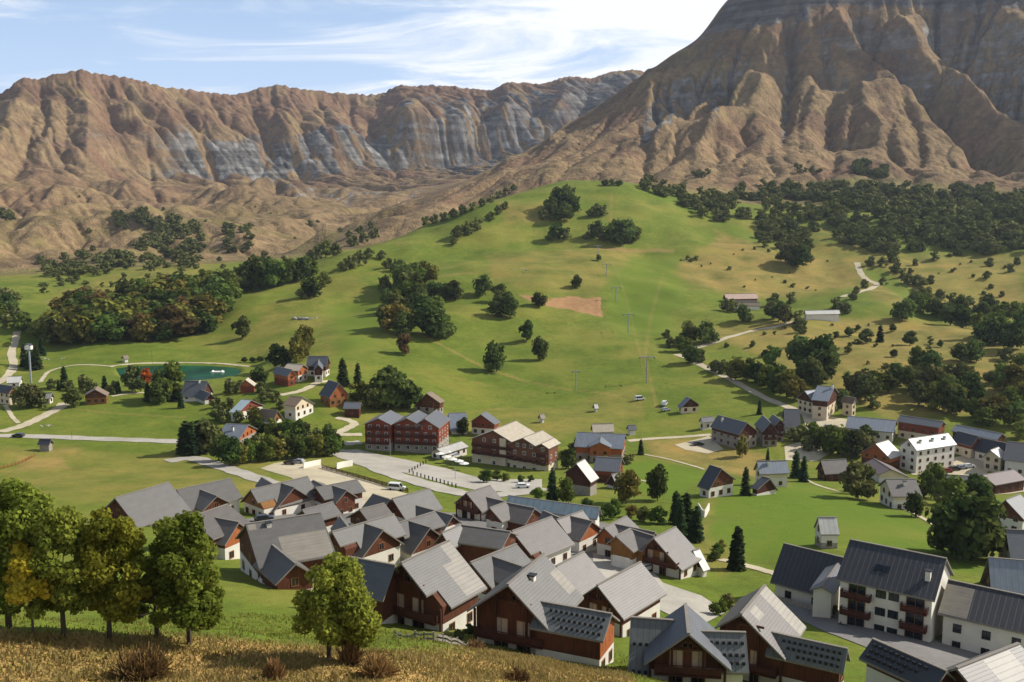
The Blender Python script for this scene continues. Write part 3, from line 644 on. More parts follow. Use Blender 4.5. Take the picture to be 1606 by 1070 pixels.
# ------------------------------------------------------------------ mesh builder (local metres)
class MB:
    def __init__(s): s.v = []; s.f = []; s.uv = []; s.mi = []
    def poly(s, pts, uv=None, mi=0):
        k = len(s.v); s.v += [tuple(p) for p in pts]; s.f.append(tuple(range(k, k + len(pts))))
        if uv is None: uv = [(p[0], p[2]) for p in pts]
        s.uv.append(uv); s.mi.append(mi)
    def box(s, x0, x1, y0, y1, z0, z1, mi=0):
        P = [(x0, y0, z0), (x1, y0, z0), (x1, y1, z0), (x0, y1, z0), (x0, y0, z1), (x1, y0, z1), (x1, y1, z1), (x0, y1, z1)]
        for q in ((0, 3, 2, 1), (4, 5, 6, 7), (0, 1, 5, 4), (1, 2, 6, 5), (2, 3, 7, 6), (3, 0, 4, 7)): s.poly([P[i] for i in q], mi=mi)
    def bar(s, a, b, w, h=None, mi=0, n=4):
        a = Vector(a); b = Vector(b); d = (b - a).normalized(); h = h or w
        up = Vector((0, 0, 1)) if abs(d.z) < .9 else Vector((1, 0, 0))
        r = d.cross(up).normalized(); u = r.cross(d)
        if n == 4: ring = [(-w, -h), (w, -h), (w, h), (-w, h)]; ring = [(x / 2, y / 2) for x, y in ring]
        else: ring = [(w / 2 * math.cos(t * 2 * math.pi / n), h / 2 * math.sin(t * 2 * math.pi / n)) for t in range(n)]
        p0 = [a + r * x + u * y for x, y in ring]; p1 = [b + r * x + u * y for x, y in ring]; n = len(ring)
        for i in range(n): j = (i + 1) % n; s.poly([p0[i], p0[j], p1[j], p1[i]], mi=mi)
        s.poly(p0[::-1], mi=mi); s.poly(p1, mi=mi)
    def prism(s, prof, x0, x1, mi=0, capmi=None):
        """profile in (y,z), counter-clockwise seen from +x, extruded along x"""
        n = len(prof); a = [(x0, y, z) for y, z in prof]; b = [(x1, y, z) for y, z in prof]
        for i in range(n):
            j = (i + 1) % n
            L_ = math.hypot(prof[j][0] - prof[i][0], prof[j][1] - prof[i][1])
            s.poly([a[i], a[j], b[j], b[i]], [(x0, 0), (x0, L_), (x1, L_), (x1, 0)], mi)
        s.poly(a[::-1], mi=mi if capmi is None else capmi); s.poly(b, mi=mi if capmi is None else capmi)
    def build(s, name, mats, parent=None, xf=None):
        me = bpy.data.meshes.new(name)
        v = s.v if xf is None else [tuple(xf @ Vector(p)) for p in s.v]
        me.from_pydata(v, [], s.f)
        l = me.uv_layers.new(name='UVMap'); l.data.foreach_set('uv', [c for q in s.uv for p in q for c in p])
        for q in (mats if isinstance(mats, (list, tuple)) else [mats]): me.materials.append(q)
        me.polygons.foreach_set('material_index', s.mi)
        bm = bmesh.new(); bm.from_mesh(me); bmesh.ops.recalc_face_normals(bm, faces=bm.faces); bm.to_mesh(me); bm.free()
        o = bpy.data.objects.new(name, me); COL.objects.link(o)
        if parent: o.parent = parent
        return o
def empty(name, loc, rz=0, scale=None):
    o = bpy.data.objects.new(name, None); COL.objects.link(o); o.location = loc; o.rotation_euler = (0, 0, rz); o.empty_display_size = 1
    return o

def on_height(px, py, H, r0=97.):
    """where the sight line comes down to H metres above the ground"""
    d = ray(px, py); h = math.hypot(d[0], d[1]); rr = RAD[(RAD >= r0) & (RAD < 2500)]
    g = bilin(ZG, d[0] / h * rr, d[1] / h * rr) + H - d[2] / h * rr
    k = np.nonzero(g > 0)[0]
    if len(k) == 0: r = 900.
    elif k[0] == 0: r = rr[0]
    else:
        a, b = k[0] - 1, k[0]; r = rr[a] + (rr[b] - rr[a]) * (-g[a]) / (g[b] - g[a])
    return np.array([d[0] / h * r, d[1] / h * r, d[2] / h * r])
def at_z(px, py, z):
    d = ray(px, py); s = z / d[2]; return d * s
def at_plane(px, py, p0, nrm):
    d = ray(px, py); return d * (np.dot(p0, nrm) / np.dot(d, nrm))
def solve_eave(A3, n, E, lo=24, hi=50):
    """half width and drop of a slope hanging from ridge point A3 whose corner shows at E"""
    dE = ray(*E); Mx = np.array([[n[0], 0, -dE[0]], [n[1], 0, -dE[1]], [0, -1, -dE[2]]])
    try: w, d, s = np.linalg.solve(Mx, -A3)
    except Exception: w, d = 5, 4
    sg = 1 if w > 0 else -1
    pit = math.degrees(math.atan2(d, abs(w)))
    if not (lo <= pit <= hi) or abs(w) > 14 or abs(w) < 1.2:
        ph = R(min(max(pit, lo), hi)) if d > 0 else R(lo)
        best = None
        for sgn in (sg,):
            for ww in np.linspace(1.5, 10, 171):
                p = A3 + n * ww * sgn - np.array([0, 0, ww * math.tan(ph)])
                q = unproject(p); e = (q[0] - E[0]) ** 2 + (q[1] - E[1]) ** 2
                if best is None or e < best[0]: best = (e, ww * sgn, ww * math.tan(ph))
        w, d = best[1], best[2]
    return w, d

def gable_solids(root, names, x0, x1, wr, dr, wl, dl, zr, zb, over, gover, mroof, mwall, mlow, split, notch=None, patch=None, th=.24, thick_trim=True, lowin=.0):
    """roof slabs, upper wall and lower wall of one gabled volume; local x runs along the ridge, +y is the right slope"""
    if wr < 0: wr = -wr
    rf = MB()
    sr = dr / wr; sl = dl / wl
    Lr = math.hypot(wr, dr); Ll = math.hypot(wl, dl)
    def slab(side, w, d, Ls, xa, xb, v0, v1, mi=0):
        y0, y1 = side * w * v0, side * w * v1; z0, z1 = zr - d * v0, zr - d * v1
        t = th
        top = [(xa, y0, z0), (xb, y0, z0), (xb, y1, z1), (xa, y1, z1)]; bot = [(x, y, z - t) for x, y, z in top]
        rf.poly(top, [(xa, Ls * v0), (xb, Ls * v0), (xb, Ls * v1), (xa, Ls * v1)], mi)
        rf.poly(bot[::-1], [(xa, Ls * v0)] * 4, 1)
        for i, j in ((0, 1), (1, 2), (2, 3), (3, 0)):
            rf.poly([top[i], top[j], bot[j], bot[i]], [(0.3, 0.3)] * 4, 1)
    if notch:
        fl, fw = notch; xm = x0 + (x1 - x0) * fl
        slab(1, wr, dr, Lr, x0, xm, 0, 1 - fw); slab(1, wr, dr, Lr, xm, x1, 0, 1)
    else: slab(1, wr, dr, Lr, x0, x1, 0, 1)
    slab(-1, wl, dl, Ll, x0, x1, 0, 1)
    for pa in (patch or []):            # sun-bleached area of newer shingles: (side, x from, x to, v from, v to)
        sd, fa, fb, v0, v1 = pa; w_, d_, L_ = (wr, dr, Lr) if sd > 0 else (wl, dl, Ll)
        xa, xb = x0 + (x1 - x0) * fa, x0 + (x1 - x0) * fb
        rf.poly([(xa, sd * w_ * v0, zr - d_ * v0 + .006), (xb, sd * w_ * v0, zr - d_ * v0 + .006), (xb, sd * w_ * v1, zr - d_ * v1 + .006), (xa, sd * w_ * v1, zr - d_ * v1 + .006)],
                [(xa, L_ * v0), (xb, L_ * v0), (xb, L_ * v1), (xa, L_ * v1)], 2)
    rf.bar((x0, 0, zr + .02), (x1, 0, zr + .02), .34, .12, 1)
    roof = rf.build(names[0], [mroof, M['trim'], M['patch']], root)
    yr, yl = wr - over, -(wl - over)
    zre, zle = zr - th - sr * yr, zr - th + sl * yl
    xa, xb = x0 + gover, x1 - gover
    spl = min(split, zre - .15, zle - .15)
    out = [roof]
    up = MB(); up.prism([(yl, spl), (yr, spl), (yr, zre), (0, zr - th - .01), (yl, zle)], xa, xb)
    out.append(up.build(names[1], mwall, root))
    if spl > zb + .3 and mlow is not None:
        lo = MB(); q = lowin; lo.prism([(yl + q, zb), (yr - q, zb), (yr - q, spl), (yl + q, spl)], xa + q, xb - q)
        out.append(lo.build(names[2], mlow, root))
    return roof, dict(x0=xa, x1=xb, yl=yl, yr=yr, zre=zre, zle=zle, spl=spl, zr=zr, th=th, zb=zb)

def window(root, p, ax, w, h, fr='frame', gl='glass', blind=False):
    """a window on a wall: p = centre on the wall face, ax = outward axis ('x+','x-','y+','y-')"""
    m = MB(); s = 1 if ax[1] == '+' else -1
    def bx(a0, a1, o0, o1, z0, z1, mi):
        if ax[0] == 'y': m.box(p[0] + a0, p[0] + a1, min(p[1] + s * o0, p[1] + s * o1), max(p[1] + s * o0, p[1] + s * o1), p[2] + z0, p[2] + z1, mi)
        else: m.box(min(p[0] + s * o0, p[0] + s * o1), max(p[0] + s * o0, p[0] + s * o1), p[1] + a0, p[1] + a1, p[2] + z0, p[2] + z1, mi)
    t = .09
    bx(-w / 2, w / 2, .004, .03, -h / 2, h / 2, 1)
    bx(-w / 2 - t, -w / 2, -.02, .07, -h / 2 - t, h / 2 + t, 0); bx(w / 2, w / 2 + t, -.02, .07, -h / 2 - t, h / 2 + t, 0)
    bx(-w / 2, w / 2, -.02, .07, h / 2, h / 2 + t, 0); bx(-w / 2, w / 2, -.02, .09, -h / 2 - t, -h / 2, 0)
    if w > .7: bx(-.03, .03, .03, .06, -h / 2, h / 2, 0)
    return m.build('window', [M[fr], M['curtain'] if blind else M[gl]], root)
def balcony(root, x, y0, y1, z, dep, ax='x-', mw='brown'):
    m = MB(); s = -1 if ax[1] == '-' else 1
    def bx(a0, a1, o0, o1, z0, z1):
        q0, q1 = sorted((x + s * o0, x + s * o1)); m.box(q0, q1, a0, a1, z0, z1)
    def by(a0, a1, o0, o1, z0, z1):
        q0, q1 = sorted((x + s * o0, x + s * o1)); m.box(a0, a1, q0, q1, z0, z1)
    f = bx if ax[0] == 'x' else by
    f(y0, y1, .005, dep, z - .16, z)
    f(y0, y1, dep - .06, dep, z + .92, z + 1.02); f(y0, y1, dep - .05, dep - .01, z + .12, z + .8)
    k = max(2, int((y1 - y0) / 1.4))
    for i in range(k + 1):
        q = y0 + (y1 - y0 - .1) * i / k; f(q, q + .1, dep - .11, dep - .06, z, z + .95)
    f(y0, y0 + .06, .005, dep - .12, z + .12, z + .95); f(y1 - .06, y1, .005, dep - .12, z + .12, z + .95)
    return m.build('balcony', M[mw], root)
def chimney(root, roof, x, y, z0, h=1.3, w=.7, mm='plaster', tall=False):
    m = MB(); m.box(x - w / 2, x + w / 2, y - w / 2, y + w / 2, z0 - .9, z0 + h, 0); m.box(x - w / 2 - .12, x + w / 2 + .12, y - w / 2 - .12, y + w / 2 + .12, z0 + h, z0 + h + .14, 1)
    return m.build('chimney', [M[mm], M['black']], roof)

def house(kind, label, A, B, E, H=8., EB=None, EL=None, roof='grey', wall='wood', low='plaster', split=2.6, over=.6, gover=.7, wings=(), notch=None, patch=None,
          cat='house', group=None, win=True, rows=None, balc=(), chim=None, truss=False, rfac=None, Zr=None, units=(), fr='frame', ground=None, wlf=1.0, side_win=True, det=1):
    """a gabled house from what the photograph shows: ridge end near us A, far ridge end B, roof corner E under A (or EB under B)"""
    mid = ((A[0] + B[0]) / 2, (A[1] + B[1]) / 2)
    z = on_height(mid[0], mid[1], H)[2] if Zr is None else Zr
    A3, B3 = at_z(*A, z), at_z(*B, z)
    Lh = np.linalg.norm(B3 - A3); u = (B3 - A3) / Lh
    n = np.array([-u[1], u[0], 0])                     # left normal of the ridge
    w, d = solve_eave(A3 if EB is None else B3, n, E if EB is None else EB)
    flip = w < 0                                       # seen slope lies to the right of A->B
    if EL is not None:
        wl, dl = solve_eave(A3, n, EL); wl = abs(wl)
    else: wl, dl = abs(w) * wlf, d * wlf
    w = abs(w)
    c3 = (A3 + B3) / 2; g = gz(c3[0], c3[1]); hr = z - g
    # local frame: +x from A to B when the seen slope is on +y, else mirrored by walking B -> A
    ang = math.atan2(u[1], u[0]); mirror = flip
    root = empty(kind, (c3[0], c3[1], g), ang)
    # local y axis = n; if flip the seen slope is at -y
    sgn = -1 if flip else 1
    cs = []
    for sx in (-1, 1):
        for yy in (w, -wl):
            p = c3 + u * sx * Lh / 2 + n * sgn * yy; cs.append(gz(p[0], p[1]))
    zb = min(cs) - g - .6; zt = max(cs) - g
    spl = split + max(-1.0, min(zt, .5)) if split > 0 else zb
    wr_, dr_, wl_, dl_ = (w, d, wl, dl) if not flip else (wl, dl, w, d)
    nt_ = None; pt_ = None
    if flip:
        pt_ = [(-p[0], *p[1:]) for p in (patch or [])]
    else: pt_ = patch
    # build (gable_solids handles +y as 'right'); notch only offered on the seen side
    roofo, info = gable_solids_side(root, ('roof', 'wall', 'lower_wall'), -Lh / 2, Lh / 2, wr_, dr_, wl_, dl_, hr, zb, over, gover, M[roof], M[wall], M[low] if low else None, spl, notch, pt_, sgn)
    info.update(sgn=sgn, u=u, n=n, c=c3, z=z, g=g, w=w, d=d, wl=wl, dl=dl, L=Lh, A3=A3, B3=B3, root=root, roof=roofo)
    # windows on the A gable and on the seen long side
    if win:
        facade(root, info, rows, fr, side_win, balc, not truss)
    if truss: make_truss(root, info)
    if chim: 
        for (fx, fy, hh) in chim: chimney(root, roofo, -Lh / 2 + Lh * fx, sgn * w * fy, hr - d * abs(fy), hh)
    for wg in wings: wing(root, info, wg, roof, wall, low, over, spl)
    for un in units:
        house_unit(root, info, un, roof, wall, low, over, gover, zb, spl, fr)
    tag(root, label, cat, group)
    return root, info

def gable_solids_side(root, names, x0, x1, wr, dr, wl, dl, zr, zb, over, gover, mroof, mwall, mlow, spl, notch, patch, sgn):
    if notch and sgn < 0:
        # mirror across the ridge so that the notched slope is on -y
        r, i = gable_solids(root, names, x0, x1, wl, dl, wr, dr, zr, zb, over, gover, mroof, mwall, mlow, spl, notch, [(-p[0], *p[1:]) for p in (patch or [])])
        for o in [c for c in root.children if c.name.split('.')[0] in names]:
            me = o.data
            co = np.empty(len(me.vertices) * 3, np.float32); me.vertices.foreach_get('co', co); co = co.reshape(-1, 3); co[:, 1] *= -1
            me.vertices.foreach_set('co', co.ravel()); me.flip_normals()
        i['yl'], i['yr'] = -i['yr'], -i['yl']; i['zle'], i['zre'] = i['zre'], i['zle']
        return r, i
    return gable_solids(root, names, x0, x1, wr, dr, wl, dl, zr, zb, over, gover, mroof, mwall, mlow, spl, notch, patch)

def facade(root, f, rows, fr, side_win, balc, xa=True):
    wd = f['yr'] - f['yl']; zt = min(f['zre'], f['zle'])
    st = 2.6; nst = max(1, int((zt - .2) / st))
    # the gable that faces us
    ends = [('x-', f['x0'])] + ([('x+', f['x1'])] if f['u'][1] < .15 else [])
    for ax, xx in (ends if xa else []):
        for k in range(nst + 1):
            zc = 1.45 + k * st
            half = wd / 2
            top = f['zr'] - f['th'] - .5
            if zc + .6 > top: continue
            # available half width at window head
            ycap_r = f['yr'] if zc + .7 < f['zre'] else f['yr'] * max(0, (top - zc - .6) / max(top - f['zre'], .1)) * .9
            ycap_l = f['yl'] if zc + .7 < f['zle'] else f['yl'] * max(0, (top - zc - .6) / max(top - f['zle'], .1)) * .9
            span = ycap_r - ycap_l
            if span < 1.3: continue
            cnt = max(1, min(3, int(span / 2.7)))
            for i in range(cnt):
                y = ycap_l + span * (i + .5) / cnt
                window(root, (xx, y, zc), ax, 1.0 if k else 1.15, 1.15 if k else 1.3, fr)
    for b in balc:
        balcony(root, f['x0'], f['yl'] + .4, f['yr'] - .4, b, 1.2)
    if side_win:
        s = f['sgn']; yy = f['yr'] if s > 0 else f['yl']; ze = f['zre'] if s > 0 else f['zle']
        ln = f['x1'] - f['x0']; cnt = max(1, int(ln / 3.2))
        for k in range(max(1, int((ze - .3) / st))):
            zc = 1.45 + k * st
            if zc + .75 > ze: continue
            for i in range(cnt):
                window(root, (f['x0'] + ln * (i + .5) / cnt, yy, zc), 'y+' if s > 0 else 'y-', .95, 1.1, fr)

def make_truss(root, f):
    x = f['x0'] - .45; zr, th = f['zr'], f['th']; t = MB()
    def zroof(y):
        a = f['yr'] if y > 0 else -f['yl']; e = f['zre'] if y > 0 else f['zle']
        return (zr - th) + (e - zr + th) * abs(y) / a - .12
    yr, yl = f['yr'], f['yl']
    for y in (yl, yr, yl * .42, yr * .42):
        t.bar((x, y, f['zb']), (x, y, zroof(y)), .24, .24)
    zc = zroof(yr * .55)
    t.bar((x - .02, yl * .55, zc), (x - .02, yr * .55, zc), .22, .22)
    t.bar((x - .01, 0, zc + .1), (x - .01, 0, zr - th - .15), .2, .2)
    t.bar((x + .01, yl * .28, zc + .1), (x + .01, 0, zr - th - .5), .16, .16); t.bar((x + .01, yr * .28, zc + .1), (x + .01, 0, zr - th - .5), .16, .16)
    t.build('gable_truss', M['brown'], root)
    for z_, hh in ((4.0, 1.8), (1.3, 1.7)):
        for a_, wd_ in ((.30, .34), (-.30, .34)):
            q = yl * a_ * 1.0 if a_ > 0 else -yr * a_
            window(root, (f['x0'], q, z_), 'x-', abs(yr) * wd_, hh, 'frame', blind=(z_ > 2))
    window(root, (f['x0'], 0, zc + .1), 'x-', .9, .8, 'frame')

def wing(root, f, wg, roof, wall, low, over, spl):
    """cross gable: P where its ridge leaves the main roof, Q its outer apex, EW its corner nearest us"""
    P, Q = wg['P'], wg['Q']; mode = wg.get('mode', 'R'); s = f['sgn']
    c, u, n, z = f['c'], f['u'], f['n'], f['z']
    if mode == 'Z': P3 = at_z(*P, z - wg.get('dz', .25))
    else:
        sd = s if mode == 'R' else -s
        w_, d_ = (f['w'], f['d']) if mode == 'R' else (f['wl'], f['dl'])
        t1 = u; t2 = n * sd * w_ - np.array([0, 0, d_]); nrm = np.cross(t1, t2)
        P3 = at_plane(*P, np.array([c[0], c[1], z]), nrm)
        if P3[2] > z - .1: P3 = at_z(*P, z - .2)
    Q3 = at_z(*Q, P3[2])
    v = Q3 - P3; Lw = np.linalg.norm(v); v = v / max(Lw, 1e-6)
    m = np.array([-v[1], v[0], 0])
    if wg.get('EW'):
        w, d = solve_eave(Q3, m, wg['EW'])
    else:
        w = f['w'] * wg.get('wf', .6); d = w * f['d'] / f['w']
    w = abs(w)
    # local placement inside the root's frame
    ca, sa = u[0], u[1]
    rel = P3 - np.array([f['c'][0], f['c'][1], f['g']])
    lx, ly = rel[0] * ca + rel[1] * sa, -rel[0] * sa + rel[1] * ca
    ang = math.atan2(v[1], v[0]) - math.atan2(sa, ca)
    sub = empty('cross_wing', (lx, ly, 0), ang); sub.parent = root
    hz = P3[2] - f['g']
    nm = wg.get('names', ('wing_roof', 'wing_wall', 'wing_base'))
    g2 = [gz(*(Q3 + m * k)[:2]) - f['g'] for k in (-w, 0, w)]
    zb = min(min(g2), f['zb'] + .6) - .5
    r, i = gable_solids(sub, nm, -.2, Lw, w, d, w, d, hz, zb, over * .8, .55, M[wg.get('roof', roof)], M[wg.get('wall', wall)], M[wg.get('low', low) or 'plaster'], wg.get('split', spl), None, wg.get('patch'))
    # the wing starts inside the main volume: only its outer gable needs openings
    if wg.get('win', True):
        zt = min(i['zre'], i['zle']); st = 2.6
        for k in range(max(1, int((zt - .3) / st) + 1)):
            zc = 1.5 + k * st
            if zc + .7 > hz - .9: continue
            span = (i['yr'] - i['yl']) * (1 if zc + .7 < zt else .45)
            cnt = 2 if span > 4 else 1
            for q in range(cnt): window(sub, (i['x1'], -span / 2 + span * (q + .5) / cnt, zc), 'x+', .95, 1.1)
    if wg.get('gab'):
        gp = MB(); q = .55
        gp.prism([(i['yl'] + .1, i['spl'] + .05), (i['yr'] - .1, i['spl'] + .05), (i['yr'] - .1, i['zre'] - .12), (0, i['zr'] - i['th'] - .25), (i['yl'] + .1, i['zle'] - .12)], i['x1'] + .004, i['x1'] + .05)
        gp.build('gable_boarding', M[wg['gab']], sub)
    if wg.get('clips'):
        cl = MB(); Ls = math.hypot(w, d)
        for sd, vv in [(q_, v_) for q_ in (-1, 1) for v_ in wg.get('cv', (.28, .55, .82))]:
            kk = int(Lw / .62)
            for q in range(1, kk):
                x = q * .62 + .31; y = sd * w * vv; zz = hz - d * vv
                if x < Lw * (.45 * vv): continue
                cl.box(x - .15, x + .15, y - .1, y + .1, zz - .05, zz + .26)
        if cl.v:
            r.data.materials.append(M['black']); bm = bmesh.new(); bm.from_mesh(r.data); vs = [bm.verts.new(p) for p in cl.v]
            for fc in cl.f: bm.faces.new([vs[i_] for i_ in fc]).material_index = 3
            bm.to_mesh(r.data); bm.free()
    # re-home the wing's meshes as parts of the house
    Mx = Matrix.Translation((lx, ly, 0)) @ Matrix.Rotation(ang, 4, 'Z')
    for ch in list(sub.children):
        ch.data.transform(Mx)
        for gch in ch.children: gch.data.transform(Mx)
        ch.parent = root
    bpy.data.objects.remove(sub)

def house_unit(root, f, un, roof, wall, low, over, gover, zb, spl, fr):
    """a further gabled volume of the same building"""
    A3, B3 = at_z(*un['A'], f['z'] + un.get('dz', 0)), at_z(*un['B'], f['z'] + un.get('dz', 0))
    Lh = np.linalg.norm(B3 - A3); v = (B3 - A3) / Lh; m = np.array([-v[1], v[0], 0])
    w, d = solve_eave(A3, m, un['E']); sg = 1 if w > 0 else -1; w = abs(w)
    wl, dl = (w, d)
    if un.get('EL'):
        wl, dl = solve_eave(A3, m, un['EL']); wl = abs(wl)
    if sg < 0: w, d, wl, dl = wl, dl, w, d
    c = (A3 + B3) / 2; rel = c - np.array([f['c'][0], f['c'][1], f['g']]); ca, sa = f['u'][0], f['u'][1]
    lx, ly = rel[0] * ca + rel[1] * sa, -rel[0] * sa + rel[1] * ca
    ang = math.atan2(v[1], v[0]) - math.atan2(sa, ca)
    sub = empty('unit', (lx, ly, 0), ang); sub.parent = root
    r, i = gable_solids(sub, ('roof', 'wall', 'lower_wall'), -Lh / 2, Lh / 2, w, d, wl, dl, rel[2], zb, over, gover, M[un.get('roof', roof)], M[un.get('wall', wall)], M[un.get('low', low)] if low else None, un.get('split', spl), None, un.get('patch'))
    i.update(sgn=sg, u=v)
    facade(sub, i, None, fr, un.get('side', True), un.get('balc', ()))
    Mx = Matrix.Translation((lx, ly, 0)) @ Matrix.Rotation(ang, 4, 'Z')
    for ch in list(sub.children):
        ch.data.transform(Mx); ch.parent = root
    bpy.data.objects.remove(sub)
# ------------------------------------------------------------------ the chalet hamlet in front
G1 = 'grey roofed wooden chalets of the hamlet below the meadow'
def chalet(label, A, B, E=None, **k):
    k.setdefault('group', G1); k.setdefault('cat', 'chalet'); k.setdefault('H', 7.3)
    return house('chalet', label, A, B, E, **k)
W = lambda P, Q, EW=None, mode='R', **k: dict(P=P, Q=Q, EW=EW, mode=mode, **k)
chalet('large plain grey roof at the far left of the hamlet behind the green trees', (180, 781), (265, 756), None, EB=(300, 800), H=7.17, roof='grey')
chalet('chalet with a long grey roof and brown cross gable next to the leftmost plain roof', (277, 768), (361.7, 750), None, EB=(381, 781), wings=[W((314.6, 768), (340.7, 778), (318, 801))], H=7.17)
chalet('chalet with orange boarded cross gable above white wall beside the tall green tree', (294.5, 812), (357.5, 790.5), None, EB=(397, 822), wings=[W((338, 812), (375, 819), (353, 855), wall='wood', gab='orange', split=3.0)], H=7.71, roof='warm')
chalet('chalet with golden boarded front gable and dark cross gable at the edge of the grass', (392.7, 768), (482.7, 747), None, EB=(502, 779), notch=(.28, .4), wall='tanw', H=7.17, wings=[W((438, 757), (461.7, 764.5), (430, 802), wall='wood'), W((428, 759), (410, 748.5), (400, 762), 'Z', win=False)])
chalet('small chalet with red brown cross gable beside the gravel parking', (495, 765), (560, 752), None, EB=(574, 770), H=6.81, wings=[W((519, 761), (544, 769), (527, 789), split=1.2), W((508, 762), (491, 753), None, 'Z', win=False, wf=.6)])
chalet('chalet with low grey roof wedged behind the roof with the bleached shingles', (474, 800), (522, 787), None, EB=(536.5, 806.5), H=6.99)
chalet('big chalet with bleached panel across its broad roof and pale framed cross gable', (385, 822), (503, 804), (406, 891.5), H=9.5, gover=.5, wings=[W((428, 855), (464, 884), (432, 917), split=2.6, fr='whitef')], patch=[(1, .35, .98, .40, .98), (1, .02, .12, .03, .16)], chim=[(.28, .12, .5)])
chalet('chalet with notched eave and dark cross gable behind the round tree', (520.5, 834), (618, 806), (540, 868), notch=(.25, .33), H=7.35, roof='grey', wings=[W((569, 820), (601, 831), (568, 875)), W((546, 826), (533, 809), (519, 829), 'Z', win=False)])
chalet('chalet in the middle whose red cross gable faces the terraces with wood', (618, 822), (682.5, 802), None, EB=(699, 823), H=7.35, roof='grey', wings=[W((642, 817.5), (675, 827.5), (645.5, 869.6))])
chalet('chalet with the palest broad grey roof near the mown strip by the road', (615, 782), (674, 766), (636, 815), H=7.17, roof='grey', wings=[W((653, 793), (711, 809), None, wf=.62), W((611, 783), (584.5, 774.5), (567.6, 795.6), 'Z', win=False)])
chalet('chalet with plain warm grey roof tucked between the pale roof and the notched one', (563.5, 799), (603, 789), None, EB=(626, 819), H=6.99, roof='warm')
chalet('chalet with open brown front gable standing highest beside the road', (731, 773), (769, 761), (755.7, 803), EL=(712, 789), H=6.99, roof='warm', wall='tanw', truss=True, balc=(2.8,), wings=[W((763, 780), (793, 787), None, wf=.55)])
chalet('chalet with white lower wall and a long dark wing beside the turquoise sheet roof', (768, 796.5), (792.7, 787.5), (787.6, 819), EL=(756, 807), H=6.45, split=3, wings=[W((792, 788), (839, 797), (824, 822.5), 'Z', split=.3)], roof='warm')
chalet('chalet with a long charcoal wing roof in the centre of the hamlet', (693, 836), (722, 823), (706, 862), H=7.17, roof='grey', wings=[W((721, 823), (801, 834), (775, 855), 'Z', split=.2)])
chalet('chalet with a large unbroken warm grey roof and stepped eave in the centre', (803, 833), (865.6, 810), (840, 879), notch=(.22, .2), H=7.35, roof='warm', gover=.5)
chalet('chalet with orange side wall and dark cross gable right of the large unbroken roof', (873, 815), (914, 800.6), None, EB=(930, 822), H=6.81, roof='warm', wings=[W((892.5, 809), (928.6, 817.5), (910, 848), wall='wood', gab='orange'), W((880, 813), (852, 800.6), (846, 815), 'Z', win=False)])
chalet('chalet with glowing orange front gable behind the garage chalet', (947, 827.6), (983, 809), None, EB=(1008, 833), EL=(929.5, 846), H=6.81, roof='warm', wall='orange', wings=[W((963, 821.6), (1028, 835), None, 'Z', wf=.6, win=False)])
GAR, garf = chalet('chalet with a white garage door under its open front gable', (965.7, 841), (988, 829), (993.4, 866), EL=(951, 852), H=6.63, roof='warm', wall='tanw', win=False, split=2.0, wings=[W((988, 829), (1026, 841), None, 'Z', wf=.9, win=False, split=.5)])
chalet('chalet with broad brown front gable and beams at the right edge of the hamlet', (1025, 844), (1060, 826), (1070, 895), EL=(993, 868), H=7.53, roof='warm', truss=True, balc=(2.9,), split=2.2, wall='tanw')
chalet('chalet with the smoothest broad mauve grey roof in front of the white car', (936.4, 918), (1005, 881), (978.6, 972), H=7.88, roof='warm', truss=True)
chalet('chalet with warm grey roof behind the roof carrying the white vent', (872, 888), (916, 865), None, EB=(955, 912), H=7.35, roof='warm')
chalet('chalet with dark cross slope behind the front chalet with the bleached band', (738, 882), (810, 853), (771, 922), H=7.53, roof='grey', wings=[W((773, 873), (820, 889), None, wf=.72)])
chalet('front chalet with steep timber gable, white roof vent and one snow clip wing', (796, 917), (853, 868.5), (863.6, 992), EL=(732, 958), H=9.5, gover=1.3, roof='grey', truss=True, balc=(2.8,), split=2.4, patch=[(1, .80, 1., .32, .8)],
       wings=[W((849, 943.5), (960, 963), (946, 1006), roof='snow', clips=1, split=2.6, wall='wood', gab='orange')], chim=[(.45, .18, .35)])
chalet('front chalet that faces us squarely with snow clip wings on both sides', (1080, 994), (1075, 946.6), (1148, 1052.5), EL=(1010.5, 1041), H=9.5, gover=1.2, roof='slate', truss=True, balc=(2.8,), split=2.2,
       wings=[W((1100, 990), (1170, 992), (1173, 1055.6), roof='snow', clips=1, cv=(.3, .6, .8)), W((1058, 973), (989, 968), (991, 1029), 'L', roof='snow', clips=-1, cv=(.3, .6, .8))])
chalet('front chalet with a bleached band along its right roof edge and one skylight', (1162, 963), (1200, 917.6), (1231, 1034.5), EL=(1120, 985), H=9.5, gover=1.2, roof='warm', truss=True, balc=(2.8,), split=2.2, patch=[(1, .72, 1., .0, 1.), (1, .2, .42, .08, .3)],
       wings=[W((1210.7, 991.6), (1330, 1017.7), (1323, 1056), roof='snow', clips=1)])
chalet('chalet cut by the lower right corner of the view with a dark snow clip wing', (1500, 1047.6), (1598, 1009), (1542, 1098), H=9.5, gover=1.0, roof='warm', patch=[(1, .38, .8, .08, .9)], split=2.2,
       wings=[W((1482, 1051), (1368.5, 1001.6), (1347, 1032), 'Z', roof='darksh', clips=-1, dz=.4)])
chalet('front chalet with an L shaped bleached patch on its roof beside the round tree', (629, 883), (704.6, 847.6), (691, 963), EL=(577, 922), notch=(.22, .35), H=9.5, gover=1.2, roof='grey', truss=True, balc=(2.8,), split=2.0, low='plaster', patch=[(1, .58, .99, .34, .96), (1, .78, .99, .02, .34)],
       wings=[W((618, 886), (545, 873), (558, 908), 'Z', roof='slate', dz=.5, win=False)])

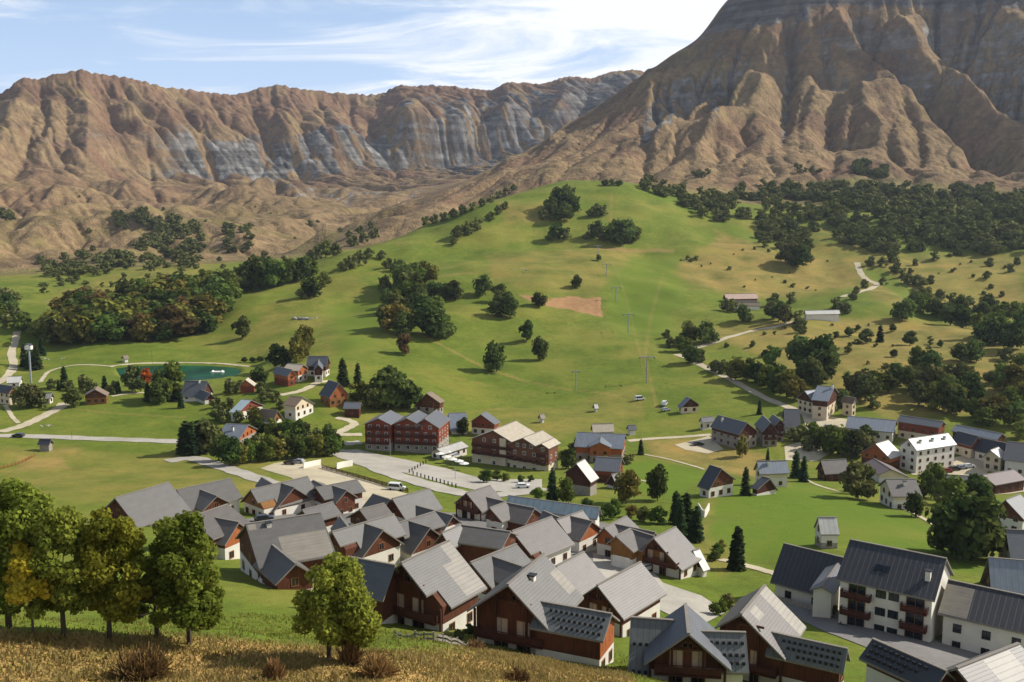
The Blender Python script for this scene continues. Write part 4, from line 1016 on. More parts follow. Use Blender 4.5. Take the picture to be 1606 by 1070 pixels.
# ------------------------------------------------------------------ white apartment row at the lower right
G2 = 'linked white buildings of the apartment row'
def on_face(f, side, x, z):     # helper for extra openings on a solved house
    return (x, f['yr'] if side > 0 else f['yl'], z)
R1, f1 = house('apartment_house', 'low white house with small dormer at the left end of the apartment row', (1229, 852), (1325, 875), (1208, 913), H=8.6, roof='dark', wall='plaster', low=None, split=0, group=G2, rows=2, fr='black',
      wings=[W((1315, 883), (1289, 920), (1268, 917), roof='slate', wall='plaster', win=False)])
R2, f2 = house('apartment_building', 'tallest white apartment block with charcoal roof and brown balconies in the row', (1333, 846), (1485, 876), (1311, 908), H=12.2, roof='dark', wall='plaster', low=None, split=0, group=G2, win=False, gover=.5, chim=[(.88, .55, 1.2)], cat='apartment block')
R3, f3 = house('apartment_house', 'long low white house with a dormer slope painted pale at the right of the row', (1487, 909), (1640, 941), (1470.6, 962), H=9.2, roof='dark', wall='plaster', low=None, split=0, group=G2, fr='black', patch=[(1, .0, .30, .12, .98)])  # light dormer slope put in as a pale colour patch, no dormer built
s = f2['sgn']; yv = f2['yr'] if s > 0 else f2['yl']; ax = 'y+' if s > 0 else 'y-'; LX = f2['x1'] - f2['x0']; ze = f2['zre'] if s > 0 else f2['zle']
for fl in range(3):
    zf = ze - 2.7 * (fl + 1) + .2
    for fx in (.46, .60):
        window(R2, (f2['x0'] + LX * fx, yv + .10 * s, zf + 1.3), ax, 1.3, 1.05, 'black')
    if fl == 0:
        by = MB(); x0_ = f2['x0'] + LX * .385; x1_ = f2['x0'] + LX * .665; q0_, q1_ = sorted((yv + .004 * s, yv + .10 * s)); by.box(x0_, x1_, q0_, q1_, f2['zb'], ze - .5); by.build('facade_bay', M['plaster'], R2); by = None
    for xa, xb in ((.03, .36), (.69, .97)):
        balcony(R2, yv, f2['x0'] + LX * xa, f2['x0'] + LX * xb, zf, 1.1, ax)
        window(R2, (f2['x0'] + LX * (xa + xb) / 2, yv, zf + 1.2), ax, 2.4, 1.9, 'frame')
for k in (.38, .46):
    wv = MB(); w_, d_ = f2['w'], f2['d']; x = -f2['L'] / 2 + f2['L'] * k; hr = f2['z'] - f2['g']
    v = .55; wv.poly([(x - .5, s * w_ * (v - .08), hr - d_ * (v - .08) + .12), (x + .5, s * w_ * (v - .08), hr - d_ * (v - .08) + .12), (x + .5, s * w_ * (v + .08), hr - d_ * (v + .08) + .12), (x - .5, s * w_ * (v + .08), hr - d_ * (v + .08) + .12)])
    wv.poly([(x - .5, s * w_ * (v - .08), hr - d_ * (v - .08)), (x - .5, s * w_ * (v + .08), hr - d_ * (v + .08)), (x - .5, s * w_ * (v + .08), hr - d_ * (v + .08) + .12), (x - .5, s * w_ * (v - .08), hr - d_ * (v - .08) + .12)])
    wv.build('skylight', M['glass'], f2['roof'])
f2['roof'].name = 'roof'

# ------------------------------------------------------------------ hotels in the middle of the village
H1, h1 = house('hotel', 'red boarded four storey hotel with three wavy grey gables', (592.7, 656), (613, 643.5), (614, 664), EL=(565, 658), H=12.6, roof='slate', wall='red', low='stone', split=2.8, fr='whitef', gover=1.0, balc=(3.0, 5.7, 8.3), cat='hotel', side_win=False,
   units=[dict(A=(637.5, 656), B=(657, 643.5), E=(662, 667), balc=(3.0, 5.7, 8.3), side=False), dict(A=(666, 657), B=(685, 642.5), E=(689, 672), balc=(3.0, 5.7))])
H2, h2 = house('hotel', 'brown boarded hotel with a cream roof and three stepped gables', (773, 675), (809, 660), (812, 695), EL=(734, 684), H=13.2, roof='cream', wall='hotel', low='creamw', split=3.6, fr='whitef', gover=1.0, balc=(4.2, 6.9), cat='hotel', side_win=False,
   units=[dict(A=(820, 687), B=(850.5, 675), E=(847, 701), balc=(4.2,), side=False, dz=-1.0), dict(A=(849, 696), B=(868, 687), E=(861, 704), dz=-1.8, balc=(4.2, 6.9))])
sp = MB(); sp.box(h2['x0'] - .7, h2['x0'] - .003, h2['yl'] * .42 - 1.2 if True else 0, h2['yl'] * .42 + 1.2, h2['zb'], h2['zle'] + 1.5)
sp.build('stair_tower', M['creamw'], H2)
V = 'houses of the village'
def vh(label, A, B, E, **k):
    k.setdefault('group', V); k.setdefault('H', 7.2); k.setdefault('over', .5); k.setdefault('gover', .6)
    return house('house', label, A, B, E, **k)
vh('red gabled house with a grey roof between the two hotels', (754, 650), (763, 645.5), (776, 666), EL=(737, 661.5), wall='red', roof='slate', H=8.5)
vh('brown chalet with steep pale ridge on the meadow edge above the red hotel', (669, 617), (677, 614), (690, 632), EL=(647.6, 638), wall='wood', low='stone', roof='tan', H=8.5)
vh('house with blue grey roof hidden behind the right end of the red hotel', (703, 648), (731, 647), (700, 662), roof='blue', H=7)
vh('low brown cabin with flat grey roof left of the red hotel', (540, 631), (566.5, 631), (538, 641), roof='slate', wall='tanw', low='brown', H=5.5)
vh('low white pavilion with a pale canopy between the two hotels', (685, 704), (724, 692), (697, 712), roof='white', wall='creamw', low='plaster', H=4.2, win=True)
# chalets up the slope on the left
vh('chalet with pale blue roof standing in the dense hedge', (390, 666), (354, 664.5), (375, 689), roof='blue', wall='orange', H=7.5, chim=[(.5, .45, 1.4)], low='stone')
vh('dark timber chalet with wide blue grey roof close to the pond', (326, 598), (290, 597), (318, 623), roof='slate', wall='brown', H=8, wings=[W((315, 611), (330, 617), None, wf=.5)], chim=[(.35, .1, 1.2)])
vh('small house with turquoise roof and dark red gable near the pond', (394, 627.5), (379.5, 626), (373.5, 648), roof='teal', wall='red', H=6.5)
vh('bright orange chalet with grey roof at the top of the village track', (458, 580), (434, 574.5), (452, 591), roof='slate', wall='orange', low='red', H=7.5)
vh('pink walled chalet with cream roof behind the bright orange one', (476, 572), (451, 570), (468, 582), roof='cream', wall='orange', low='plaster', H=7.5)
vh('large dark chalet with slate roof and arched gable highest on the left', (483, 558.5), (515, 559), (480, 574), roof='slate', wall='brown', H=9, wings=[W((500, 564), (499, 572), None, wf=.6)], balc=())
vh('tall narrow chalet with steep dark roof and orange gable', (532, 601), (515, 596), (521, 627), roof='darksh', wall='orange', low='tanw', H=9.5)
vh('cream house with tan roof and white posts below the orange chalets', (476, 623), (455, 621), (464, 637), EL=(494, 633), roof='tan', wall='creamw', low='plaster', H=8)
vh('small tan barn half hidden by trees left of the cream house', (409, 641), (436, 644), (417, 655), roof='tan', wall='tanw', H=5)
vh('little pink A-frame cabin with white barge boards by the pond', (384.6, 595.5), (389, 592), (399, 606), EL=(374.5, 607), roof='cream', wall='orange', low='pinkw' if False else 'red', H=6, win=False)
vh('low brown chalet with a broad gable near the left road', (149, 611), (153, 606), (168, 621), EL=(131, 621), roof='tan', wall='wood', low='tanw', H=6.5)
vh('tiny shed with whitish roof by the left road', (67, 616), (82, 616), (66, 626), roof='white', wall='brown', low='plaster', H=4.5)
vh('house with dark blue roof and cream gable cut by the left edge', (21, 606), (-12, 601), (16, 619), roof='darksh', wall='orange', low='creamw', H=8, split=4.5)
vh('flat pale roofed building behind the house at the left edge', (12, 591), (34, 590), (10, 601), roof='white', wall='creamw', H=5)
vh('small dark wooden hut beside the long straight road', (62, 688), (81, 689), (61, 697), roof='darksh', wall='brown', low='stone', H=4.2, win=False)
vh('tiny hut on the bank above the pond', (192, 558), (200, 557), (195, 563), roof='tan', wall='brown', H=3.6, win=False)
# centre right
vh('long house with blue grey slate roof, dormer gable and orange end wall', (981, 681), (905, 677.5), (968, 703), roof='blue', wall='orange', low='stone', H=9, wings=[W((943, 685), (941, 694), None, wf=.5)])
vh('house with plain grey roof and red boarded wall behind the dark barn', (935, 716), (976, 719), (929.5, 737.5), roof='slate', wall='red', low='wood', H=7.5)
vh('dark brown barn with one pale steep roof slope', (904, 727), (917, 720), (927, 757), EL=(883.5, 742), roof='white', wall='brown', low='stone', H=9.5, win=False)
vh('small lean-to shed with grey roof beside the dark barn', (959, 744), (974, 741), (953.5, 764.5), roof='slate', wall='brown', H=4.5, win=False)
vh('white open terrace roof behind the long slate house', (928, 665), (962, 664), (926, 674), roof='cream', wall='plaster', H=4.2, win=False)
vh('dark little hut with flat roof behind the long slate house', (984, 667), (997, 666), (983, 673), roof='darksh', wall='brown', H=4, win=False)
vh('house with a long blue black roof, white gable wall and red attic', (1132, 735), (1113, 729), (1114, 770), EL=(1154, 752), roof='darksh', wall='wood', low='plaster', split=3.6, H=8.5)
vh('cream house with light blue grey roof behind the spruces', (1187, 723.5), (1234, 722), (1188, 744.6), roof='blue', wall='creamw', H=8, chim=[(.35, .3, 1.2)])
vh('tiny dark roofed shed with brown gable facing us on the green slope', (1208, 750.5), (1196, 747), (1188, 768), EL=(1221, 769), roof='darksh', wall='brown', H=5, win=False)
vh('plain grey roofed barn with shaded brown front', (1287, 722), (1327, 720), (1292, 744.6), roof='warm', wall='brown', low='brown', H=7)
vh('white tower-like house with white metal roof standing alone on the green slope', (1282.5, 811), (1312, 811), (1285, 838.5), roof='white', wall='plaster', low='stone', split=1.2, H=6.6, gover=.3, over=.3)
# right quarter
vh('slate roofed residence with four gables and balconies beside the gravel yard', (1172, 663), (1126, 651), (1159, 682), EL=(1190, 677), roof='slate', wall='brown', low='stone', split=4, H=10, cat='residence', chim=[(.75, .35, 1.5)],
   units=[dict(A=(1209, 663), B=(1196, 651), E=(1196, 679), dz=-.5, balc=(3, 5.6)), dict(A=(1224, 658), B=(1212, 650), E=(1218, 670), dz=-.6, balc=(3, 5.6))])
vh('dark roofed house just right of the four gabled residence', (1229, 641), (1254, 642), (1222, 668), roof='darksh', wall='brown', H=8)
vh('small white walled house with dark flat gable left of the four gabled residence', (1099, 655), (1118, 653), (1101, 663), roof='darksh', wall='plaster', H=5)
vh('large lodge with pale grey terrace roofs, white chimney and pink side wall', (1282, 604.5), (1309, 607), (1263, 625.5), EL=(1322, 626), roof='blue', wall='brown', low='creamw', split=4.5, H=12, chim=[(.9, .1, 1.6)], cat='lodge',
   units=[dict(A=(1262, 613), B=(1281, 611), E=(1249, 623), dz=-2.5, side=True), dict(A=(1323, 621), B=(1342, 624), E=(1322, 632), dz=-4, wall='creamw', roof='tan')])
vh('open barn with blue roof alone on the meadow edge', (1083, 625), (1077, 622), (1068, 640), EL=(1098, 635), roof='blue', wall='brown', low='creamw', H=6.5)
vh('long low shed with a wide pale blue roof at the gravel yard', (1330, 652.5), (1406, 659.5), (1314, 668), roof='blue', wall='plaster', low='plaster', H=7, win=True)
vh('row house with three purple grey roof steps and red end gable', (1480, 661), (1412, 651), (1474, 671), roof='slate', wall='red', low='creamw', H=8.5)
vh('four storey hotel with white roof, three dark roof vents and brown balconies', (1424, 688), (1487, 679), (1438, 707), roof='white', wall='plaster', low='plaster', H=11.5, chim=[(.2, .45, .9), (.5, .45, .9), (.8, .45, .9)], cat='hotel', balc=())
vh('orange walled chalet with bright white roof left of the four storey hotel', (1373, 696), (1393, 690), (1396.5, 720), roof='white', wall='orange', low='wood', H=9)
vh('low house with purplish brown roof left of the orange chalet with white roof', (1371, 719), (1398, 736), (1350, 722.6), EL=(1402, 726), roof='purple', wall='creamw', H=5.5, win=False)
vh('dark slate roofed house right behind the four storey hotel', (1502, 676), (1534, 684), (1494, 693), roof='darksh', wall='red', low='creamw', H=8)
vh('long building with pale blue white metal roof and brown end gable at the right', (1572, 680), (1500, 666), (1580, 689) if False else (1563, 690), roof='blue', wall='wood', H=8.5)
vh('house with broad dark slate roof in front of the pale blue metal roof', (1536, 686), (1578, 695), (1529, 708), roof='darksh', wall='creamw', H=7.5)
vh('largest dark slate roof at the right edge above the restaurant', (1579, 692), (1650, 700), (1568, 729), roof='darksh', wall='plaster', H=9.5)
vh('small cream gabled house with white roof and two dark doors by the square', (1553, 706), (1566, 701), (1570.6, 720), EL=(1540, 717), roof='white', wall='creamw', low='creamw', H=7.5)
vh('low brown timber restaurant with purplish shingle roof by the square', (1541, 745), (1590, 736.5), (1566, 755), EL=(1520, 752), roof='purple', wall='brown', low='brown', H=6, cat='restaurant', units=[dict(A=(1478, 744), B=(1536, 747), E=(1480, 752), dz=-.6, roof='darksh')])
vh('tan house with plain grey roof and one chimney in front of the square', (1388.5, 751), (1436, 751), (1399, 779), roof='warm', wall='creamw', H=7.8, chim=[(.55, .35, 1.0)])
vh('white house with dark gable roof at the right edge behind the large dark trees', (1577, 784), (1600, 775), (1606, 815), EL=(1553, 812), roof='darksh', wall='wood', low='plaster', split=3.4, H=8.5)
vh('grey corrugated roof at the right edge above the pale metal roof', (1577, 830), (1640, 833), (1572, 869), roof='slate', wall='plaster', H=8)
vh('low building with pale blue ribbed metal roof at the right edge', (1550, 874), (1620, 880), (1543, 916), roof='blue', wall='brown', H=6.5)
vh('long low pool building with a turquoise sheet roof beyond the hamlet', (797, 777), (941, 796), (793, 795), roof='teal', wall='plaster', H=5, win=False, EL=None)
# farms on the far slope
vh('pinkish farm barn on the far right slope', (1136, 461), (1187, 460), (1137, 470), roof='pink', wall='red', low='stone', H=7.5, win=False)
vh('low farm shed under trees below the pinkish barn', (1152, 474), (1192, 474), (1151, 479), roof='tan', wall='brown', H=5, win=False)
vh('white roofed farm buildings beside the track on the far slope', (1262, 487), (1316, 486), (1261, 493), roof='white', wall='creamw', H=6, win=False)
chalet('small white roofed shed leaning on the beamed chalet at the hamlet edge', (1086.5, 864), (1097, 860.5), (1101, 898), EL=(1082, 872), H=4.8, roof='white', wall='wood', win=False, gover=.3, cat='shed', group=None)
# garage door of the garage chalet
gd = MB(); gd.box(garf['x0'] - .09, garf['x0'] + .06, garf['yl'] + .5, garf['yr'] - .5, .0, 2.7); gd.build('garage_door', M['whitef'], GAR)
# ------------------------------------------------------------------ roads, paths, yards, pond
def drape(name, polys, m, lift=.13, step=3.0):
    """flat outlines (ground coordinates) laid over the terrain as one sheet"""
    bm = bmesh.new()
    for poly in polys:
        vs = [bm.verts.new((p[0], p[1], 0)) for p in poly]
        try: bm.faces.new(vs)
        except ValueError: pass
    bmesh.ops.triangulate(bm, faces=bm.faces)
    for _ in range(7):
        es = [e for e in bm.edges if e.calc_length() > step]
        if not es: break
        bmesh.ops.subdivide_edges(bm, edges=es, cuts=1); bmesh.ops.triangulate(bm, faces=bm.faces)
    for f in bm.faces:
        if f.normal.z < 0: f.normal_flip()
    co = np.array([(v.co.x, v.co.y) for v in bm.verts]); z = bilin(ZG, co[:, 0], co[:, 1]) + lift
    for v, q in zip(bm.verts, z): v.co.z = q
    bm.normal_update()
    me = bpy.data.meshes.new(name); bm.to_mesh(me); bm.free(); me.materials.append(m)
    o = bpy.data.objects.new(name, me); COL.objects.link(o); tag(o, kind='structure'); return o
def smooth_line(pts, per=6):
    P = [np.array(p, float) for p in pts]; P = [2 * P[0] - P[1]] + P + [2 * P[-1] - P[-2]]; out = []
    for i in range(1, len(P) - 2):
        for k in range(per):
            t = k / per; out.append(.5 * (2 * P[i] + (P[i + 1] - P[i - 1]) * t + (2 * P[i - 1] - 5 * P[i] + 4 * P[i + 1] - P[i + 2]) * t * t + (3 * P[i] - P[i - 1] - 3 * P[i + 1] + P[i + 2]) * t ** 3))
    out.append(P[-2]); return out
def lane(name, pix, width, m, lift=.13):
    c = smooth_line([on_ground(*p)[:2] for p in pix]); L_, R_ = [], []
    for i, p in enumerate(c):
        t = c[min(i + 1, len(c) - 1)] - c[max(i - 1, 0)]; t = t / (np.linalg.norm(t) + 1e-9); nn = np.array([-t[1], t[0]])
        ww = width / 2 * (1 + .12 * math.sin(i * 1.7)); L_.append(p + nn * ww); R_.append(p - nn * ww)
    return drape(name, [[L_[i], R_[i], R_[i + 1], L_[i + 1]] for i in range(len(c) - 1)], m, lift)
def area(name, pix, m, lift=.10):
    return drape(name, [[on_ground(*p)[:2] for p in pix]], m, lift)
def paved(name, a, b, r=.93):
    m, nt, bb = mat(name); n = NT(nt)
    f = n.mix(.5, n.noise(.16, 4), n.noise(1.1, 4))
    c = n.mix(n.mapr(f, .32, .68), a, b); c = n.mix(n.mapr(n.noise(.05, 3), .5, .66, 0, .35), c, tuple(v * .6 for v in a))
    n.set(bb.inputs['Base Color'], c); bb.inputs['Roughness'].default_value = r; bb.inputs['Specular IOR Level'].default_value = .2; return m
M_ROAD = paved('sunbleached asphalt', C('9a9488'), C('b3ac9e')); M_GRAV = paved('crushed limestone', C('a99c82'), C('c2b699')); M_DARKA = paved('worn grey asphalt', C('6b6864'), C('817d78'))
lane('road', [(-70, 690), (0, 684), (60, 685), (150, 688.5), (230, 691), (300, 694)], 5.5, M_ROAD)
lane('road', [(262, 724), (300, 719), (330, 727), (365, 738), (410, 753), (450, 768), (490, 785)], 6.5, M_ROAD)
lane('road', [(505, 700), (535, 712), (575, 727), (625, 747), (680, 763), (730, 775), (790, 776), (850, 766)], 8, M_ROAD, .16)
lane('road', [(0, 678), (30, 670), (50, 662), (74, 650), (95, 639), (100, 632)], 5, M_GRAV, .16)
lane('path', [(8, 636), (14, 645), (20, 655), (29, 664)], 1.8, M_GRAV)
lane('track', [(27, 520), (24, 535), (18, 556), (21, 575), (4, 598), (-20, 610)], 4.2, M_GRAV)
lane('path', [(63, 600), (70, 590), (82, 581), (110, 574), (150, 573), (178, 576)], 2.0, M_GRAV)
lane('path', [(170, 575), (210, 570.5), (270, 569), (340, 570), (392, 575)], 2.4, M_GRAV)
lane('road', [(568, 682), (540, 682), (530, 680), (545, 672), (556, 665), (545, 659), (528, 655)], 3.6, M_GRAV)
lane('road', [(500, 697), (535, 697), (566, 694)], 5, M_ROAD)
lane('road', [(520, 598), (500, 600), (484, 608), (466, 615), (440, 620)], 3.4, M_GRAV)
lane('path', [(175, 622), (200, 618), (230, 616)], 2.5, M_GRAV)
lane('road', [(1060, 556), (1100, 573), (1135, 590), (1171, 609), (1221, 633), (1260, 648), (1300, 662)], 4.2, M_GRAV)
lane('track', [(1085, 547), (1130, 534), (1180, 519), (1220, 512), (1255, 503), (1300, 495)], 4.0, M_GRAV)
lane('track', [(1344, 412), (1348, 424), (1356, 436), (1376, 446), (1366, 453), (1345, 459), (1320, 466)], 4.5, M_GRAV)
lane('path', [(985, 692), (1030, 688), (1080, 685), (1115, 682)], 3.0, M_GRAV)
lane('path', [(1010, 713), (1050, 721), (1090, 732), (1105, 737)], 1.3, M_GRAV)
lane('path', [(995, 750), (1015, 756), (1040, 757)], 1.3, M_GRAV)
lane('path', [(1130, 878), (1165, 886), (1208, 898), (1225, 903)], 2.6, M_GRAV)
lane('path', [(1262, 752), (1290, 764), (1318, 772)], 1.4, M_GRAV)
lane('path', [(1385, 789), (1425, 802), (1466, 824)], 1.5, M_GRAV)
lane('road', [(1500, 776), (1555, 774), (1610, 768), (1680, 764)], 4.5, M_GRAV)
area('parking', [(408, 735), (430, 727), (462, 722), (500, 728), (548, 745), (600, 762), (660, 782), (640, 800), (560, 795), (500, 775), (455, 749)], M_GRAV)
area('square', [(560, 705), (640, 722), (700, 735), (760, 752), (850, 752), (850, 768), (760, 772), (690, 757), (620, 738), (560, 722), (520, 708)], M_ROAD, .10)
area('yard', [(1256, 646), (1330, 658), (1322, 690), (1300, 712), (1280, 724), (1232, 722), (1230, 700), (1270, 690)], M_GRAV)
area('yard', [(1058, 698), (1112, 684), (1135, 705), (1110, 712), (1075, 706)], M_GRAV)
area('square', [(1425, 728), (1530, 712), (1560, 730), (1545, 745), (1480, 748), (1430, 745)], M_GRAV)
area('street', [(1215, 925), (1300, 955), (1460, 1002), (1620, 1042), (1620, 1085), (1500, 1060), (1380, 1025), (1290, 990), (1230, 960)], M_DARKA)
area('yard', [(930, 868), (1010, 880), (1040, 915), (1100, 935), (1140, 960), (1090, 985), (1000, 940), (930, 900)], M_ROAD)
area('yard', [(380, 815), (470, 800), (600, 800), (720, 805), (800, 815), (870, 800), (930, 815), (1000, 835), (1040, 870), (960, 900), (880, 900), (800, 860), (700, 850), (600, 840), (520, 830), (440, 830)], M_DARKA, .07)
# pond
pm, pnt, pb = mat('pond water'); pn = NT(pnt)
pn.set(pb.inputs['Base Color'], pn.mix(pn.mapr(pn.noise(.05, 3), .4, .62), C('0b3a22'), C('145032'))); pb.inputs['Roughness'].default_value = .2; pb.inputs['Specular IOR Level'].default_value = .05
pn.bump(pn.noise(1.2, 3), .12, .05, pb)
me = bpy.data.meshes.new('pond'); bm = bmesh.new(); vs = [bm.verts.new((*p, PONDZ)) for p in [p * 1.0 for p in POND_XY]]; f = bm.faces.new(vs)
if f.normal.z < 0: f.normal_flip()
bm.normal_update(); bm.to_mesh(me); bm.free(); me.materials.append(pm); o = bpy.data.objects.new('pond', me); COL.objects.link(o); tag(o, kind='structure')
# ------------------------------------------------------------------ trees
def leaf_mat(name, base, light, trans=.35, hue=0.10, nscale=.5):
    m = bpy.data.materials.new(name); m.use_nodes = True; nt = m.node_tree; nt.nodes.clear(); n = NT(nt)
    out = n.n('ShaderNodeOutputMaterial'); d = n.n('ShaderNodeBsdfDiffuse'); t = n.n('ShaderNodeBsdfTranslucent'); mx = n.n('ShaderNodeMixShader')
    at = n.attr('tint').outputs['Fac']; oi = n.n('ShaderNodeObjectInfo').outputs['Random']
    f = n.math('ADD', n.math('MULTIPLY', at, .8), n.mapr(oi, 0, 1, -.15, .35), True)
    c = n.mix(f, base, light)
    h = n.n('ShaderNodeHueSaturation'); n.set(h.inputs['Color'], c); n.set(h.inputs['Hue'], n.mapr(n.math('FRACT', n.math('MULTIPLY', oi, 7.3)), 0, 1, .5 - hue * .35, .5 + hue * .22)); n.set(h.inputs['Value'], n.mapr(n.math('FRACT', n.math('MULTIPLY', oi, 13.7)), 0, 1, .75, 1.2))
    nt.links.new(h.outputs[0], d.inputs[0]); nt.links.new(h.outputs[0], t.inputs[0]); mx.inputs[0].default_value = trans
    nt.links.new(d.outputs[0], mx.inputs[1]); nt.links.new(t.outputs[0], mx.inputs[2]); nt.links.new(mx.outputs[0], out.inputs[0])
    return m
LM = dict(
    dark=leaf_mat('dark green foliage', C('30411c'), C('66723c')), mid=leaf_mat('mid green foliage', C('3f5020'), C('72803a')), olive=leaf_mat('olive foliage', C('575826'), C('8a833f')),
    rust=leaf_mat('rusty autumn foliage', C('4e4428'), C('7f6c42')), conifer=leaf_mat('spruce needles', C('20301b'), C('42522f'), .15), bush=leaf_mat('grey green scrub', C('3a4428'), C('676a3a'), .2),
    big=leaf_mat('maple foliage', C('48591f'), C('949c40'), .40, .03), yellow=leaf_mat('yellowing foliage', C('58611f'), C('a3a03c'), .42, .03), gold=leaf_mat('golden foliage', C('8d8426'), C('c6b23e'), .42, .03), orange=leaf_mat('orange autumn foliage', C('8a5a20'), C('b9802f'), .4),
    dry=leaf_mat('dry brown twigs', C('5d4a30'), C('93744a'), .25, .02))
M_BARK = plain('grey brown bark', C('4b4036'), .95, .25, 3)

def rand_dirs(k, rng):
    v = rng.normal(size=(k, 3)); return v / np.linalg.norm(v, axis=1, keepdims=True)
def crown_data(rng, H, Wd, lobes, nleaf, leaf, base=.22, core=True, shape='round', lr=1.0):
    """leaf sprays over the outside of many lobes; returns quads as (verts, tint)"""
    cs, rs = [], []
    for k in range(lobes):
        t = (k + rng.random()) / lobes
        zz = base + (1 - base) * (.10 + .80 * t)
        prof = math.sin(math.pi * min(.97, max(.12, (zz - base) / (1 - base) * .86 + .12))) ** .75 if shape == 'round' else max(.18, (1 - (zz - base) / (1 - base)) ** .8)
        a = rng.random() * 2 * math.pi; rad = prof * Wd / 2 * ((.35 + .5 * rng.random()) if lr == 1 else (.98 - .10) * rng.random() ** .42)
        cs.append((math.cos(a) * rad, math.sin(a) * rad, zz * H)); rs.append(lr * Wd * (.15 + .13 * rng.random()) * (.7 + .5 * prof))
    cs = np.array(cs); rs = np.array(rs)
    pick = rng.choice(lobes, nleaf, p=rs ** 2 / (rs ** 2).sum()); d = rand_dirs(nleaf, rng); d[:, 2] = d[:, 2] * .85 + .12
    rad = rs[pick] * ((1.08 - .38 * rng.random(nleaf) ** 1.6) if lr == 1 else (1.32 - .72 * rng.random(nleaf) ** 1.1))
    p = cs[pick] + d * rad[:, None]
    # leave out leaves that lie deep inside a neighbouring lobe
    dd = np.linalg.norm(p[:, None, :] - cs[None], axis=2) / rs[None]
    keep = dd.min(axis=1) > .62; keep &= p[:, 2] > base * H * .55; p = p[keep]; d = d[keep]; pick = pick[keep]; k = len(p)
    nrm = d + rng.normal(size=(k, 3)) * (.55 if lr == 1 else .8); nrm /= np.linalg.norm(nrm, axis=1, keepdims=True)
    t1 = np.cross(nrm, rand_dirs(k, rng)); t1 /= np.linalg.norm(t1, axis=1, keepdims=True); t2 = np.cross(nrm, t1)
    s = leaf * (.6 + .8 * rng.random(k))[:, None]
    q = np.stack([p - t1 * s * .5 - t2 * s * .22, p + t1 * s * .1 - t2 * s * .5, p + t1 * s * .55 + t2 * s * .12, p - t1 * s * .08 + t2 * s * .5], 1).reshape(-1, 3)
    lobe_t = rng.random(lobes); tint = np.repeat(np.clip(lobe_t[pick] * .65 + rng.random(k) * .45, 0, 1), 4)
    faces = np.arange(4 * k).reshape(k, 4)
    if core:
        cv, cf = [], []
        for c_, r_ in zip(cs, rs):
            o = len(cv); r2 = r_ * .66
            ring = [(math.cos(a) * math.cos(e), math.sin(a) * math.cos(e), math.sin(e)) for e in (-.8, 0, .8) for a in np.linspace(0, 2 * math.pi, 6, endpoint=False)]
            for x in ring: cv.append(c_ + np.array(x) * r2 * (.8 + .4 * rng.random()))
            for e in range(2):
                for a in range(6): cf.append((o + e * 6 + a, o + e * 6 + (a + 1) % 6, o + e * 6 + 6 + (a + 1) % 6, o + e * 6 + 6 + a))
            cf.append((o + 12, o + 13, o + 14, o + 15)); cf.append((o + 15, o + 16, o + 17, o + 12))
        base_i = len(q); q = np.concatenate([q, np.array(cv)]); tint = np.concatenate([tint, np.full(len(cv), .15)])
        faces = np.concatenate([faces, np.array(cf) + base_i])
    return q, faces, tint, cs
def spruce_data(rng, H, Wd, nleaf, leaf):
    t = rng.random(nleaf) ** .62; t = 1 - t; z = H * (.06 + .92 * t)
    lay = np.floor(t * 13) / 13; fr = t * 13 - np.floor(t * 13)
    r = Wd / 2 * (1 - t) ** .85 * (.55 + .45 * (1 - fr)) * np.sqrt(.25 + .75 * rng.random(nleaf)) + .05 * Wd
    a = rng.random(nleaf) * 2 * math.pi
    p = np.stack([np.cos(a) * r, np.sin(a) * r, z - r * .22], 1)
    out = np.stack([np.cos(a), np.sin(a), np.full(nleaf, -.35)], 1); out /= np.linalg.norm(out, axis=1, keepdims=True)
    side = np.stack([-np.sin(a), np.cos(a), rng.normal(size=nleaf) * .3], 1)
    s = leaf * (.7 + .6 * rng.random(nleaf))[:, None]
    q = np.stack([p - out * s * .6 - side * s * .25, p - out * s * .6 + side * s * .25, p + out * s * .6 + side * s * .3, p + out * s * .6 - side * s * .3], 1).reshape(-1, 3)
    faces = np.arange(4 * nleaf).reshape(nleaf, 4)
    cone = [(math.cos(k * math.pi / 4) * Wd * .3, math.sin(k * math.pi / 4) * Wd * .3, H * .08) for k in range(8)] + [(0.01 * k, 0, H * .95) for k in range(2)]
    o = len(q); q = np.concatenate([q, cone]); faces = np.concatenate([faces, [[o + k, o + (k + 1) % 8, o + 8, o + 9] for k in range(8)]])
    return q, faces, np.concatenate([np.repeat(rng.random(nleaf) * .8, 4), np.full(10, .1)])
def mesh_data(name, q, f, m, tint):
    o = mesh_np(name, q, f, m, {'tint': tint}, smooth=False); d = o.data; bpy.data.objects.remove(o); return d
def trunk_data(rng, H, r, top, limbs=()):
    t = MB(); n = 7; pts = []
    for k in range(5):
        f = k / 4; pts.append((math.sin(f * 2.3 + r * 9) * r * .5 * f, math.cos(f * 1.7) * r * .4 * f, -.5 + (H * top + .5) * f, r * (1.25 - .8 * f)))
    for a, b in zip(pts[:-1], pts[1:]):
        ra = [(a[0] + math.cos(j * 2 * math.pi / n) * a[3], a[1] + math.sin(j * 2 * math.pi / n) * a[3], a[2]) for j in range(n)]
        rb = [(b[0] + math.cos(j * 2 * math.pi / n) * b[3], b[1] + math.sin(j * 2 * math.pi / n) * b[3], b[2]) for j in range(n)]
        for j in range(n): t.poly([ra[j], ra[(j + 1) % n], rb[(j + 1) % n], rb[j]])
    for c in limbs:
        z0 = H * (top * .45 + top * .4 * rng.random()); a = Vector((0, 0, z0)); b = Vector(c) * 1.0
        mid = (a + b) / 2 + Vector((0, 0, -.04 * H)); t.bar(a, mid, r * .75, n=5); t.bar(mid, b, r * .42, n=5)
    o = t.build('trunk', M_BARK); d = o.data; bpy.data.objects.remove(o); return d

